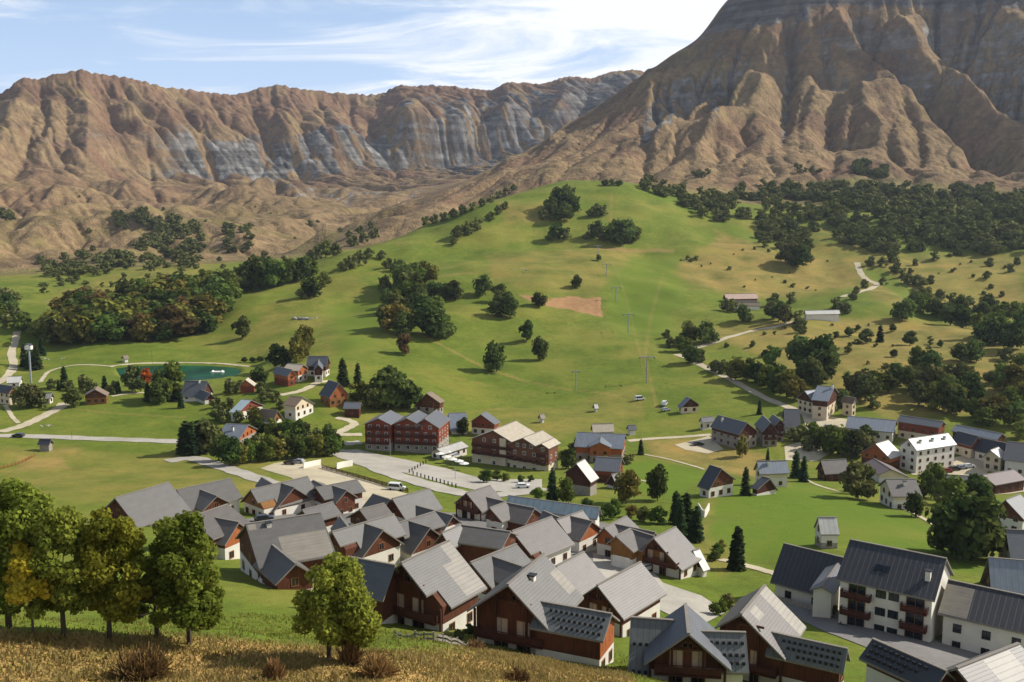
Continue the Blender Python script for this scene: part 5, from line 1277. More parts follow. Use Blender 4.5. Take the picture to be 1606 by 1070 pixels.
PROTO = {}
def protos(kind):
    if kind in PROTO: return PROTO[kind]
    rng = np.random.default_rng(abs(sum(map(ord, kind))) * 7 + 3); out = []
    if kind.startswith('con'):
        for v in range(3):
            q, f, t = spruce_data(rng, 1, .40 if kind == 'conifer' else .26, 520, .10); out.append((mesh_data('crown', q, f, LM['conifer'], t), trunk_data(rng, 1, .018, .3)))
    else:
        for v in range(5):
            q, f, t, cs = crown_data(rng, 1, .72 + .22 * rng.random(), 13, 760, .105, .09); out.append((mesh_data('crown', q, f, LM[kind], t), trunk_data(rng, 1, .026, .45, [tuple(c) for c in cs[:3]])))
    PROTO[kind] = out; return out
QUEUE = []; OVER = []
def plant(*a, **k):
    QUEUE.append((a, k))
def plant_all():
    lone = lambda q: len(q[0]) < 6 or q[0][5] is None
    bl = [q for q in QUEUE if not q[0][3].startswith('con') and not q[1].get('name') and len(q[0]) < 9]
    keep = sorted(bl, key=lambda q: -(q[0][2] + 100 * lone(q)))[:292]; ids = {id(q) for q in keep}
    for q in QUEUE:
        if any(q is b for b in bl) and id(q) not in ids: OVER.append(q[0][:3])
        else: plant_one(*q[0], **q[1])
def plant_one(px, py, hpx, kind, label, group=None, wide=1.0, cat='tree', name=None):
    P = on_ground(px, py); sl = float(np.linalg.norm(P)); h = hpx / FPX * sl * 1.10
    pr = protos(kind); cr, tk = pr[RNG.integers(len(pr))]
    root = empty(name or ('spruce_tree' if kind.startswith('con') else 'broadleaf_tree'), P, RNG.random() * 6.28)
    root.scale = (h * wide, h * wide, h)
    for nm, d in (('crown', cr), ('trunk', tk)):
        o = bpy.data.objects.new(nm, d); COL.objects.link(o); o.parent = root
    tag(root, label, cat, group); return root
def many(lst, kinds, label, group, wide=1.0, **k):
    kinds = kinds if isinstance(kinds, (list, tuple)) else [kinds]
    for i, q in enumerate(lst):
        kd = q[3] if len(q) > 3 else kinds[int(RNG.integers(len(kinds)))]
        plant(q[0] + RNG.normal() * .5, q[1], q[2] * (.92 + .16 * RNG.random()), kd, label, group, wide * (.92 + .2 * RNG.random()), **k)
def fill(poly, sx, sy, hpx, seed):
    rng = np.random.default_rng(seed); P = np.array(poly, float); x0, y0 = P.min(0); x1, y1 = P.max(0); out = []
    y = y0; row = 0
    while y <= y1:
        x = x0 + (row % 2) * sx / 2
        while x <= x1:
            a, b = x + rng.normal() * sx * .22, y + rng.normal() * sy * .25
            if poly_sd(np.array([a]), np.array([b]), P)[0] < 0: out.append((a, b, hpx * (.8 + .4 * rng.random())))
            x += sx
        y += sy; row += 1
    return out
# -- the dense wood behind the pond
many(fill([(80, 545), (200, 540), (325, 530), (347, 500), (360, 476), (300, 470), (240, 478), (110, 512)], 16, 9, 36, 1), ['dark', 'dark', 'mid', 'olive', 'dark', 'mid', 'olive', 'rust'], 'tree of the dense mixed wood on the bank behind the pond', 'trees of the dense wood behind the pond', 1.4)
many([(366, 463, 34), (380, 458, 36), (394, 455, 38), (408, 453, 40), (422, 452, 42), (436, 450, 40), (448, 447, 34), (460, 442, 30), (472, 438, 28), (484, 432, 24), (345, 462, 32), (325, 460, 30)], ['dark', 'dark', 'mid'], 'dark tall tree in the row at the upper right end of the dense wood', 'tall trees at the upper end of the wood', 1.05)
many([(15, 515, 20), (35, 520, 22), (52, 524, 22), (68, 530, 24), (-5, 505, 24), (8, 498, 26)], ['dark', 'mid'], 'dark tree in the ragged strip at the left edge above the track', 'trees above the left track', 1.2)
# -- lone trees of the meadow, each its own
plant(380, 532, 31, 'dark', 'lone round dark tree on the meadow right of the dense wood', None, 1.0)
plant(779, 583, 41, 'dark', 'lone egg shaped dark tree lowest on the open meadow', None, .95)
plant(846, 564, 32, 'dark', 'lone upright dark tree right of the egg shaped one', None, .9)
plant(826, 536, 30, 'dark', 'lone irregular dark tree just above the upright one on the meadow', None, .85)
plant(757, 463, 28, 'dark', 'lone round dark tree right of the short hedge on the hill', None, 1.05)
plant(845, 481, 20, 'dark', 'small round tree at the left tip of the bare orange soil', None, 1.15)
plant(905, 452, 18, 'dark', 'small lone tree above the bare orange soil', None, 1.1)
plant(636, 556, 29, 'rust', 'rust brown tree at the foot of the big grove on the meadow', None, .95)
plant(939, 409, 9, 'dark', 'tiny lone shrub high on the hill', None, 1.1, 'shrub', 'shrub')
many([(782, 474, 26), (800, 499, 33), (786, 497, 27), (793, 486, 26)], 'dark', 'dark tree of the tight clump in the middle of the meadow', 'trees of the tight meadow clump', 1.05)
many([(602, 461, 24), (626, 447, 34), (646, 451, 36), (666, 447, 30), (636, 464, 40), (622, 494, 34), (606, 515, 34), (619, 521, 36), (636, 528, 36), (656, 481, 34), (666, 508, 40), (676, 528, 44), (690, 531, 44), (683, 501, 34), (659, 494, 36), (612, 491, 30), (609, 421, 17), (622, 425, 20), (640, 480, 34), (650, 466, 34)],
     ['dark', 'dark', 'mid', 'dark', 'olive'], 'tree of the long dark grove running down the meadow', 'trees of the long grove on the meadow', 1.05)
many([(678, 471, 25), (688, 471, 24), (698, 471, 25), (709, 470, 25), (719, 468, 24)], 'dark', 'tree in the short dense hedge beside the grove', 'trees of the short meadow hedge', 1.1)
many([(486, 467, 27), (478, 468, 20), (496, 464, 22)], 'dark', 'dark tree of the small trio below the crest left of the hill', 'trio of trees below the crest'); plant(508, 449, 19, 'mid', 'small round tree alone right of the trio below the crest', None, 1.1)
many([(542, 424, 20), (555, 420, 20), (568, 415, 20), (580, 406, 20), (599, 407, 18)], ['dark', 'mid'], 'tree in the loose line climbing the left flank of the hill', 'trees climbing the left flank', 1.2)
many([(495, 408, 24), (510, 404, 22), (527, 400, 20), (556, 386, 18), (572, 380, 16), (588, 373, 15), (548, 372, 12), (565, 366, 13), (582, 358, 12)], ['dark', 'olive', 'mid'], 'bushy tree along the left crest of the hill', 'trees along the left crest', 1.3)
many([(668, 353, 14), (682, 350, 14), (697, 347, 15), (712, 341, 15), (726, 335, 14), (742, 330, 14), (757, 324, 13), (770, 318, 13), (782, 311, 12), (795, 305, 12), (806, 299, 11)], ['dark', 'mid'], 'tree in the dark row lining the upper crest of the hill', 'trees lining the upper crest', 1.4)
many([(712, 384, 13), (720, 373, 22), (734, 366, 20), (748, 359, 18), (770, 346, 15), (782, 336, 14), (792, 328, 13)], ['dark', 'mid'], 'tree in the short row just inside the upper crest', 'trees inside the upper crest', 1.25)
many([(852, 344, 18), (864, 337, 24), (880, 330, 28), (893, 325, 31), (901, 336, 26), (871, 346, 20), (886, 346, 24)], ['dark', 'dark', 'olive'], 'tree of the leaning clump near the hilltop', 'trees of the hilltop clump', 1.05)
many([(930, 340, 17), (938, 338, 20), (946, 338, 16)], 'dark', 'tree of the small dark trio right of the hilltop clump', 'trio right of the hilltop clump', 1.1)
many([(864, 378, 15), (875, 376, 22), (888, 375, 17)], 'dark', 'tree of the little clump below the hilltop clump', 'trees of the little hill clump', 1.1)
many([(922, 376, 12), (935, 373, 25), (946, 377, 15), (957, 375, 14), (968, 382, 31), (980, 383, 34), (991, 379, 26)], 'dark', 'tree of the big rounded clump on the upper right of the hill', 'trees of the big rounded clump', 1.1)
many([(950, 291, 8), (960, 290, 8), (972, 291, 7)], 'dark', 'tiny bush on the very top of the hill', 'bushes on the hilltop', 1.3, cat='bush', name='bush')
# -- bushy slopes on the right
S1 = [(1080, 538, 30), (1110, 538, 29), (1098, 568, 22), (1085, 570, 26), (1068, 552, 22), (1052, 545, 18), (1046, 530, 14)]
many(S1, ['dark', 'dark', 'mid'], 'tree of the clump where the farm track meets the meadow', 'trees where the farm track starts', 1.1)
S2 = [(1124, 583, 22), (1137, 587, 22), (1154, 596, 27), (1171, 597, 31), (1183, 600, 28), (1205, 610, 32), (1218, 617, 37), (1233, 623, 37), (1211, 581, 32), (1196, 604, 26), (1246, 628, 30)]
many(S2, ['dark', 'mid', 'mid', 'olive'], 'tree lining the upper side of the pale lane to the lodge', 'trees lining the lane to the lodge', 1.05)
S3 = [(1258, 583, 46), (1279, 590, 52), (1299, 587, 42), (1272, 604, 40), (1262, 602, 30), (1290, 600, 40)]
many(S3, 'dark', 'big dark tree in the heavy clump above the lodge', 'big trees above the lodge', 1.0)
S4 = [(1356, 629, 35), (1332, 612, 24), (1345, 618, 28), (1373, 617, 30), (1393, 616, 26), (1406, 603, 28), (1427, 612, 30), (1440, 582, 32), (1457, 590, 34), (1457, 622, 38), (1470, 643, 36), (1487, 646, 40), (1511, 612, 34), (1500, 650, 32), (1521, 629, 34), (1318, 640, 22), (1370, 640, 24), (1478, 622, 34), (1440, 636, 30)]
many(S4, ['dark', 'dark', 'mid', 'bush'], 'tree of the dark belt behind the right hand village houses', 'trees of the belt behind the houses', 1.05)
S5 = [(1507, 568, 26), (1531, 568, 28), (1551, 541, 30), (1534, 528, 30), (1511, 514, 28), (1490, 511, 28), (1470, 498, 26), (1447, 491, 24), (1423, 501, 28), (1414, 504, 26), (1588, 548, 36), (1575, 538, 32), (1605, 525, 34), (1568, 504, 26), (1595, 508, 28), (1548, 491, 22), (1581, 565, 22), (1450, 471, 22), (1474, 471, 18), (1494, 478, 18), (1521, 488, 20), (1460, 480, 20), (1505, 495, 24), (1540, 505, 26), (1560, 520, 28), (1435, 478, 20)]
many(S5, ['dark', 'dark', 'mid'], 'tree of the dark diagonal belt on the far right slope', 'trees of the diagonal belt', 1.1)
S6 = [(1591, 616, 38), (1575, 612, 34), (1605, 596, 30), (1588, 646, 32), (1558, 659, 28), (1541, 669, 26), (1575, 666, 30), (1595, 669, 30), (1606, 642, 32), (1525, 655, 26), (1606, 690, 30)]
many(S6, ['dark', 'mid', 'olive'], 'tree at the right edge above the slate roofs', 'trees at the right edge', 1.15)
S7 = [(1380, 537, 23, 'conifer'), (1359, 538, 18), (1427, 542, 18), (1332, 528, 13), (1400, 520, 10), (1290, 540, 10), (1310, 530, 9), (1345, 520, 9), (1440, 560, 10), (1475, 545, 9), (1330, 555, 10), (1400, 560, 10), (1240, 545, 9), (1180, 545, 9), (1200, 560, 10)]
many(S7, ['bush', 'dark'], 'scattered bush on the dry slope above the dark belt', 'bushes on the dry slope', 1.1, cat='bush', name='bush')
S8 = [(1400, 411, 18), (1386, 418, 14), (1366, 417, 14), (1406, 428, 18), (1427, 445, 18), (1440, 448, 18), (1460, 445, 14), (1554, 418, 14), (1467, 408, 14), (1504, 401, 16), (1415, 436, 16), (1386, 447, 12), (1356, 452, 14), (1344, 460, 12), (1339, 470, 14), (1450, 455, 16)]
many(S8, ['dark', 'bush'], 'small tree beside the bend of the high track', 'trees by the high track', 1.15)
S9 = [(1141, 488, 22), (1167, 505, 25), (1150, 490, 18), (1215, 479, 20), (1242, 475, 18), (1221, 505, 29), (1230, 508, 26), (1252, 509, 21), (1258, 523, 24), (1312, 484, 17), (1329, 491, 16), (1320, 487, 14), (1211, 500, 22)]
many(S9, ['dark', 'dark', 'bush'], 'dark tree around the far slope farm buildings', 'trees around the farm buildings', 1.05)
S10 = [(1231, 411, 24), (1252, 418, 30), (1242, 415, 28), (1262, 414, 22), (1201, 388, 12), (1080, 408, 8), (1092, 408, 8), (1228, 392, 18), (1248, 390, 20)]
many(S10, ['dark', 'bush'], 'dark tree or bush on the straw coloured slope below the woodland', 'trees on the straw coloured slope', 1.1)
# -- village trees
many([(39, 575, 29), (57, 580, 30), (66, 558, 24), (48, 578, 26)], 'conifer', 'dark spruce around the lift pylon at the left', 'spruces around the left pylon', 1.1)
many([(101, 608, 27), (82, 610, 18), (109, 612, 14), (135, 612, 21), (143, 615, 18), (165, 615, 21), (178, 618, 21), (187, 618, 19), (92, 612, 14)], ['conifer', 'dark'], 'small dark spruce in the row in front of the pond', 'spruces in front of the pond', 1.0)
plant(116, 639, 27, 'dark', 'round dark tree left of the low brown chalet', None, 1.1)
many([(40, 639, 30), (55, 639, 26), (30, 630, 22), (68, 640, 16)], 'bush', 'greyish leafy tree beside the cream gable at the left edge', 'trees by the left cream gable', 1.1)
plant(229, 604, 22, 'orange', 'small orange autumn tree in front of the pond', None, .95)
many([(212, 615, 33), (244, 625, 37), (261, 629, 39), (232, 630, 28), (267, 628, 46), (275, 626, 32), (254, 634, 34), (285, 640, 22)], ['dark', 'bush', 'conifer', 'mid'], 'dark garden tree of the thicket left of the timber chalet', 'trees of the thicket by the timber chalet', 1.0)
many([(364, 617, 22), (405, 603, 24), (423, 622, 16), (359, 645, 20), (443, 642, 18), (415, 628, 16), (375, 612, 16), (340, 640, 18), (400, 640, 16), (432, 630, 18), (410, 615, 18)], ['olive', 'dark', 'bush'], 'garden tree among the pond side chalets', 'garden trees among the chalets', 1.05)
plant(435, 577, 33, 'dark', 'round dark tree above the bright orange chalet', None, 1.1)
many([(465, 570, 38), (475, 552, 36), (483, 548, 34), (472, 566, 32)], ['dark', 'olive'], 'slender tree of the small group left of the highest dark chalet', 'slender trees by the highest chalet', .75)
many([(384, 568, 7), (396, 568, 7), (408, 567, 7)], 'dark', 'low dark bush in a row beside the pond', 'bushes beside the pond', 1.5, cat='bush', name='bush')
many([(293, 714, 47), (302, 714, 50), (311, 710, 45), (287, 712, 38)], 'conslim', 'tall dark cypress shaped tree at the left end of the hedge', 'cypress shaped trees of the hedge', 1.3)
many([(322, 709, 40), (334, 706, 34)], 'bush', 'brownish tree beside the cypress shaped trees', 'brownish trees of the hedge', 1.0)
HED = [(344, 659, 24), (351, 662, 22), (376, 662, 18), (398, 665, 22), (410, 683, 24), (425, 687, 25), (440, 685, 22), (455, 687, 25), (470, 687, 25), (480, 683, 19), (350, 723, 33), (362, 731, 35), (378, 729, 31), (392, 725, 29), (405, 723, 29), (420, 723, 31), (435, 721, 31), (450, 719, 33), (465, 719, 31), (480, 717, 29), (495, 717, 31), (508, 715, 29), (520, 715, 29), (528, 709, 25), (500, 691, 21), (515, 693, 23), (400, 700, 20), (420, 702, 20), (445, 702, 22), (470, 702, 22), (490, 702, 22)]
many(HED, ['mid', 'dark', 'mid', 'olive'], 'leafy tree of the thick hedge around the pale blue roofed chalet', 'trees of the thick hedge', 1.0)
plant(538, 605, 40, 'conifer', 'tall dark conifer right of the tall narrow chalet', None, 1.15); plant(561.5, 607, 35, 'conifer', 'second dark conifer further right of the tall narrow chalet', None, .95)
plant(563, 630, 26, 'olive', 'round olive tree beside the low brown cabin', None, 1.2)
many([(593, 642, 40), (615, 640, 52), (629, 642, 47), (639, 642, 40), (583, 638, 25), (605, 640, 44)], 'dark', 'big dark tree of the clump behind the red hotel', 'big trees behind the red hotel', 1.1); plant(602, 643, 30, 'bush', 'greyish tree in front of the clump behind the red hotel', None, 1.1)
plant(726, 683, 24, 'dark', 'dark slim tree between the two hotels', None, .9)
many([(764, 757, 18), (778, 754, 14), (792, 755, 12), (818, 757, 10), (832, 756, 10)], ['dark', 'mid'], 'shrub in front of the brown hotel', 'shrubs in front of the brown hotel', 1.2, cat='shrub', name='shrub')
plant(866, 790, 53, 'conifer', 'tall dark conifer at the right end of the street', None, .85); plant(887, 791, 37, 'mid', 'light green tree right of the tall street conifer', None, .8); plant(842, 783, 17, 'mid', 'small round bush left of the tall street conifer', None, 1.1, 'bush', 'bush')
plant(1031, 786, 48, 'dark', 'dark upright tree alone on the bright lawn', None, .75); plant(982, 791, 46, 'olive', 'olive brown tree beside the lean-to shed', None, .9)
many([(1060, 822, 50), (1075, 842, 62), (1090, 850, 54), (1066, 845, 58)], 'conifer', 'tall spruce of the group above the right edge of the hamlet', 'spruces above the hamlet', 1.0)
many([(1032, 822, 24), (961, 815, 27), (940, 818, 18), (1010, 818, 20), (990, 812, 18), (920, 800, 16), (1120, 880, 14), (1125, 870, 16), (1130, 862, 14)], ['mid', 'olive', 'dark'], 'leafy garden bush along the back of the hamlet', 'bushes along the back of the hamlet', 1.15, cat='bush', name='bush')
many([(897, 715, 16), (978, 715, 12), (892, 735, 27), (984, 728, 15), (905, 708, 20), (990, 722, 12), (950, 728, 14)], ['dark', 'mid'], 'garden tree around the long slate house', 'garden trees by the long slate house', 1.0); plant(1005, 713, 23, 'conifer', 'small dark spruce right of the long slate house', None, 1.0)
plant(1169, 777, 41, 'conifer', 'dark spruce left of the cream house on the green slope', None, .9); plant(1248, 750, 39, 'conifer', 'broad spruce between the cream house and the grey barn', None, 1.0); plant(1260, 756, 37, 'conifer', 'dark spruce touching the broad spruce by the grey barn', None, .95)
plant(1155, 894, 63, 'conslim', 'narrow black spruce alone beside the pale path', None, 1.25)
plant(1164, 717, 29, 'olive', 'yellowish narrow tree in front of the four gabled residence', None, .6); plant(1204, 721, 17, 'conifer', 'tiny dark conifer in front of the four gabled residence', None, .8); plant(1191, 650, 21, 'conifer', 'small conifer behind the four gabled residence', None, .9)
many([(1258, 684, 20), (1272, 694, 28), (1245, 690, 24), (1285, 704, 28), (1305, 711, 37), (1339, 717, 35), (1359, 697, 25), (1322, 714, 32), (1350, 712, 30), (1268, 706, 24)], ['dark', 'bush', 'mid'], 'tree of the dark clump between the residence and the white roofed hotel', 'trees between residence and white hotel', 1.1)
many([(1346, 782, 48), (1356, 773, 37), (1335, 775, 26)], ['bush', 'dark'], 'tree of the pair left of the tan house', 'trees left of the tan house', 1.0); plant(1430, 810, 33, 'dark', 'dark tree in front of the tan house', None, .85)
many([(1460, 782, 47), (1492, 795, 37), (1526, 795, 41), (1538, 795, 37), (1474, 795, 19), (1448, 800, 16), (1508, 790, 30)], ['dark', 'mid'], 'tree in the row right of the tan house', 'trees right of the tan house', .95)
many([(1496, 878, 82), (1529, 879, 84), (1546, 869, 62), (1510, 872, 76)], 'dark', 'huge dark round tree of the group above the apartment row', 'huge dark trees above the apartment row', 1.0)
many([(1285, 955, 16), (1298, 965, 20), (1128, 965, 20), (1140, 955, 18), (820, 990, 16), (720, 1003, 14), (735, 998, 16)], ['mid', 'bush'], 'garden shrub between the front chalets', 'garden shrubs between the front chalets', 1.2, cat='shrub', name='shrub')

# -- far woodland: too many and too small to be counted one by one
def woodland():
    polys = [([(1005, 288), (1060, 290), (1140, 318), (1145, 352), (1110, 345), (1060, 318), (1010, 300)], 9, 5, 15), ([(1140, 300), (1200, 292), (1280, 300), (1300, 345), (1260, 380), (1200, 372), (1150, 340)], 10, 6, 15), ([(1180, 365), (1260, 370), (1280, 395), (1240, 405), (1190, 385)], 12, 7, 14),
             ([(1270, 300), (1340, 290), (1390, 300), (1400, 340), (1340, 350), (1280, 340)], 10, 6, 16), ([(1390, 300), (1500, 298), (1606, 306), (1640, 400), (1560, 402), (1480, 392), (1400, 372), (1380, 340)], 10, 6, 17), ([(1300, 345), (1400, 350), (1450, 395), (1380, 402), (1310, 380)], 11, 6, 16), ([(1338, 260), (1365, 255), (1392, 268), (1390, 282), (1345, 278)], 7, 4, 12), ([(1245, 262), (1293, 260), (1290, 272), (1250, 272)], 7, 4, 8), ([(1080, 270), (1113, 268), (1110, 279), (1085, 279)], 7, 4, 8),
             ([(165, 335), (235, 332), (240, 358), (180, 360)], 7, 5, 10), ([(228, 345), (315, 340), (322, 395), (250, 402), (222, 375)], 8, 6, 11), ([(352, 360), (392, 352), (396, 398), (356, 400)], 8, 6, 11), ([(62, 410), (140, 400), (205, 398), (210, 428), (120, 436), (66, 436)], 9, 6, 12), ([(208, 388), (300, 384), (323, 405), (300, 425), (220, 428)], 9, 6, 12),
             ([(0, 462), (24, 460), (26, 508), (0, 510)], 9, 7, 18), ([(0, 322), (24, 322), (20, 350), (0, 352)], 8, 5, 10), ([(330, 410), (420, 400), (470, 410), (430, 425), (340, 430)], 14, 8, 9), ([(420, 350), (520, 345), (560, 372), (470, 395), (420, 380)], 24, 14, 7), ([(40, 440), (200, 435), (280, 430), (240, 445), (60, 462)], 18, 8, 8), ([(1040, 400), (1200, 380), (1340, 410), (1330, 470), (1120, 450)], 21, 12, 5), ([(1130, 500), (1500, 500), (1500, 600), (1300, 600), (1140, 560)], 19, 11, 7), ([(1380, 400), (1606, 400), (1606, 470), (1480, 470)], 20, 11, 7), ([(1400, 590), (1606, 560), (1606, 650), (1420, 650)], 20, 14, 12), ([(100, 300), (300, 290), (450, 330), (400, 400), (150, 400)], 36, 22, 5)]
    V_, F_, T_ = [], [], []; off = 0; rng = np.random.default_rng(77); base = []
    for v in range(6):
        q, f, t, _c = crown_data(rng, 1, .95, 8, 190, .17, .02); base.append((q, f, t))
    for i, (pl, sx, sy, hp) in enumerate(polys):
        for (a, b, h) in fill(pl, sx * 1.12, sy * 1.2, hp, 200 + i):
            if sx < 20 and perlin(np.array([a / 26.]), np.array([b / 15.]), 7)[0] > .16: continue
            if sx >= 20 - 1 and perlin(np.array([a / 48.]), np.array([b / 24.]), 27)[0] < .08: continue
            if sx >= 19: h = h * (.5 + 1.3 * rng.random() ** 2)
            P = on_ground(a, b, 500.); sl = float(np.linalg.norm(P)); hm = h / FPX * sl; q, f, t = base[rng.integers(6)]
            an = rng.random() * 6.28; c, s_ = math.cos(an), math.sin(an); wd = hm * (1.0 + .4 * rng.random())
            V_.append(np.stack([(q[:, 0] * c - q[:, 1] * s_) * wd + P[0], (q[:, 0] * s_ + q[:, 1] * c) * wd + P[1], q[:, 2] * hm + P[2] - .1 * hm], 1)); F_.append(f + off); off += len(q); T_.append(np.clip(t * .6 + .5 * (rng.random() - .3), 0, 1))
    for (a, b, h) in OVER:
        P = on_ground(a, b); sl = float(np.linalg.norm(P)); hm = h / FPX * sl; q, f, t = base[rng.integers(6)]
        V_.append(q * hm * np.array([1.05, 1.05, 1]) + P - np.array([0, 0, .1 * hm])); F_.append(f + off); off += len(q); T_.append(np.clip(t * .6 + .4 * rng.random(), 0, 1))
    o = mesh_np('woodland', np.concatenate(V_), np.concatenate(F_), LM['far'], {'tint': np.concatenate(T_)}, smooth=False); tag(o, kind='stuff')
LM['far'] = leaf_mat('distant wood foliage', C('353f22'), C('6e7040'), .15, .04)
plant_all()
woodland()

# -- the near trees on the left and the round tree in front of the hamlet
def big_tree(px, py, hpx, wpx, kind, label, lobes, nleaf, leaf=.36, base=.2, seed=1, group=None, dxp=0, name='broadleaf_tree', tr=.17):
    rng = np.random.default_rng(seed); P = on_ground(px, py); sl = float(np.linalg.norm(P)); h = hpx / FPX * sl * 1.07; wd = wpx / FPX * sl
    root = empty(name, P, 0); q, f, t, cs = crown_data(rng, h, wd, int(lobes * 1.5), int(nleaf * 1.3), leaf * .74, base, core=False, lr=.50)
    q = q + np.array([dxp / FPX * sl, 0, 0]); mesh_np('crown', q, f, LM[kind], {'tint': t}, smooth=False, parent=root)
    d = trunk_data(rng, h, tr, .5, [tuple(c + np.array([dxp / FPX * sl, 0, 0])) for c in cs[rng.choice(lobes, min(9, lobes), replace=False)]])
    o = bpy.data.objects.new('trunk', d); COL.objects.link(o); o.parent = root; tag(root, label, 'tree', group); return root
big_tree(14, 985, 200, 138, 'big', 'largest leafy tree filling the left edge above the dry grass', 34, 15000, .34, .11, 5, dxp=10, tr=.2)
big_tree(100, 998, 180, 100, 'big', 'leafy tree with a yellowish top directly right of the largest left tree', 28, 11000, .33, .11, 6, dxp=-8)
big_tree(172, 1002, 180, 102, 'yellow', 'olive yellow topped tree in the middle of the left row', 28, 11500, .33, .11, 7, dxp=14)
big_tree(246, 1000, 130, 84, 'big', 'smaller green tree just left of the tall slim green one', 18, 7000, .32, .11, 8, dxp=-10)
big_tree(297, 1010, 190, 108, 'big', 'tall slim green tree at the right end of the left row', 30, 13500, .33, .11, 9, dxp=6)
big_tree(52, 998, 126, 82, 'gold', 'small golden yellow tree in front of the left row', 13, 4200, .32, .36, 10, tr=.09)
big_tree(516, 1032, 142, 122, 'big', 'solitary round green tree in front of the hamlet', 30, 12500, .31, .10, 12, dxp=14)
plant(398, 930, 50, 'dark', 'dark overgrown shrub beside the wall of the bleached panel chalet', None, .7, 'shrub', 'shrub')
for (a, b, h, w_, lb, sd) in [(222, 1064, 52, 62, 'big reddish brown dry bush at the lower left', 31), (432, 1066, 46, 40, 'small brown dry bush between the round tree and the big dry bush', 32), (590, 1062, 44, 60, 'brown and green dry bush right of the round tree', 33), (808, 1068, 26, 44, 'low dry bush in the grass in front of the white vent chalet', 34), (548, 1040, 50, 40, 'tangled shrub at the foot of the round tree', 35), (745, 1020, 22, 40, 'low pinkish flowering shrub below the bleached patch chalet', 36)]:
    rng = np.random.default_rng(sd); P = on_ground(a, b); sl = float(np.linalg.norm(P)); h = h / FPX * sl; wd = w_ / FPX * sl
    k = 1500; d = rand_dirs(k, rng); d[:, 2] = np.abs(d[:, 2]); tip = d * np.array([wd / 2, wd / 2, h]) * (.45 + .55 * rng.random(k))[:, None]; st = tip * (.1 + .5 * rng.random(k))[:, None]; cl_ = rng.normal(size=(9, 3)) * np.array([wd * .13, wd * .13, 0]); pk_ = rng.integers(9, size=k); sc_ = (.45 + .55 * rng.random(9))[pk_][:, None]; tip = tip * sc_ + cl_[pk_] + rng.normal(size=(k, 3)) * .09; st = st * sc_ + cl_[pk_] + rng.normal(size=(k, 3)) * .07
    sd_ = np.cross(d, rand_dirs(k, rng)); sd_ /= np.linalg.norm(sd_, axis=1, keepdims=True); ww = (.02 + .05 * rng.random(k))[:, None]
    q = np.stack([st - sd_ * ww, st + sd_ * ww, tip + sd_ * ww * .8, tip - sd_ * ww * .8], 1).reshape(-1, 3)
    o = mesh_np('bush', q + np.array([0, 0, -.05]), np.arange(4 * k).reshape(k, 4), LM['dry'], {'tint': np.repeat(rng.random(k), 4)}, smooth=False); o.location = P; tag(o, lb, 'bush')
# -- the dry grass of the near slope
def grass(name, n_, m, sel, hmin, hmax, seed):
    rng = np.random.default_rng(seed); a = rng.uniform(R(-32), R(14), n_ * 3); r = np.sqrt(rng.uniform(48 ** 2, 112 ** 2, n_ * 3)); x, y = np.sin(a) * r, np.cos(a) * r
    s_ = bilin(MASKS['straw'], x, y); pr = sel(s_, x, y); k = rng.random(n_ * 3) < pr; x, y = x[k][:n_], y[k][:n_]; z = bilin(ZG, x, y); k = len(x)
    h = (hmin + (hmax - hmin) * rng.random(k) ** 2) * (1 + .5 * perlin(x / 5, y / 5, 3)); ang = rng.random(k) * math.pi; w_ = .035 + .05 * rng.random(k); lx, ly = rng.normal(size=k) * .35 * h, rng.normal(size=k) * .35 * h
    cx, cy = np.cos(ang) * w_, np.sin(ang) * w_
    q = np.stack([np.stack([x - cx, y - cy, z - .05], 1), np.stack([x + cx, y + cy, z - .05], 1), np.stack([x + cx * .5 + lx, y + cy * .5 + ly, z + h], 1), np.stack([x - cx * .5 + lx, y - cy * .5 + ly, z + h], 1)], 1).reshape(-1, 3)
    o = mesh_np(name, q, np.arange(4 * k).reshape(k, 4), m, {'tint': np.repeat(np.clip(.5 + .6 * perlin(x / 3, y / 3, 9) + .4 * (rng.random(k) - .5), 0, 1), 4)}, smooth=False); tag(o, kind='stuff')
LM['straw'] = leaf_mat('dry grass blades', C('8a7946'), C('b8a26c'), .35, 0); LM['blade'] = leaf_mat('green grass blades', C('69722a'), C('929446'), .35, 0)
grass('dry_grass', 60000, LM['straw'], lambda s_, x, y: s_ * .9 + .02, .10, .36, 3)
grass('green_grass', 26000, LM['blade'], lambda s_, x, y: (1 - s_) * .7 + .22 * s_, .08, .28, 4)
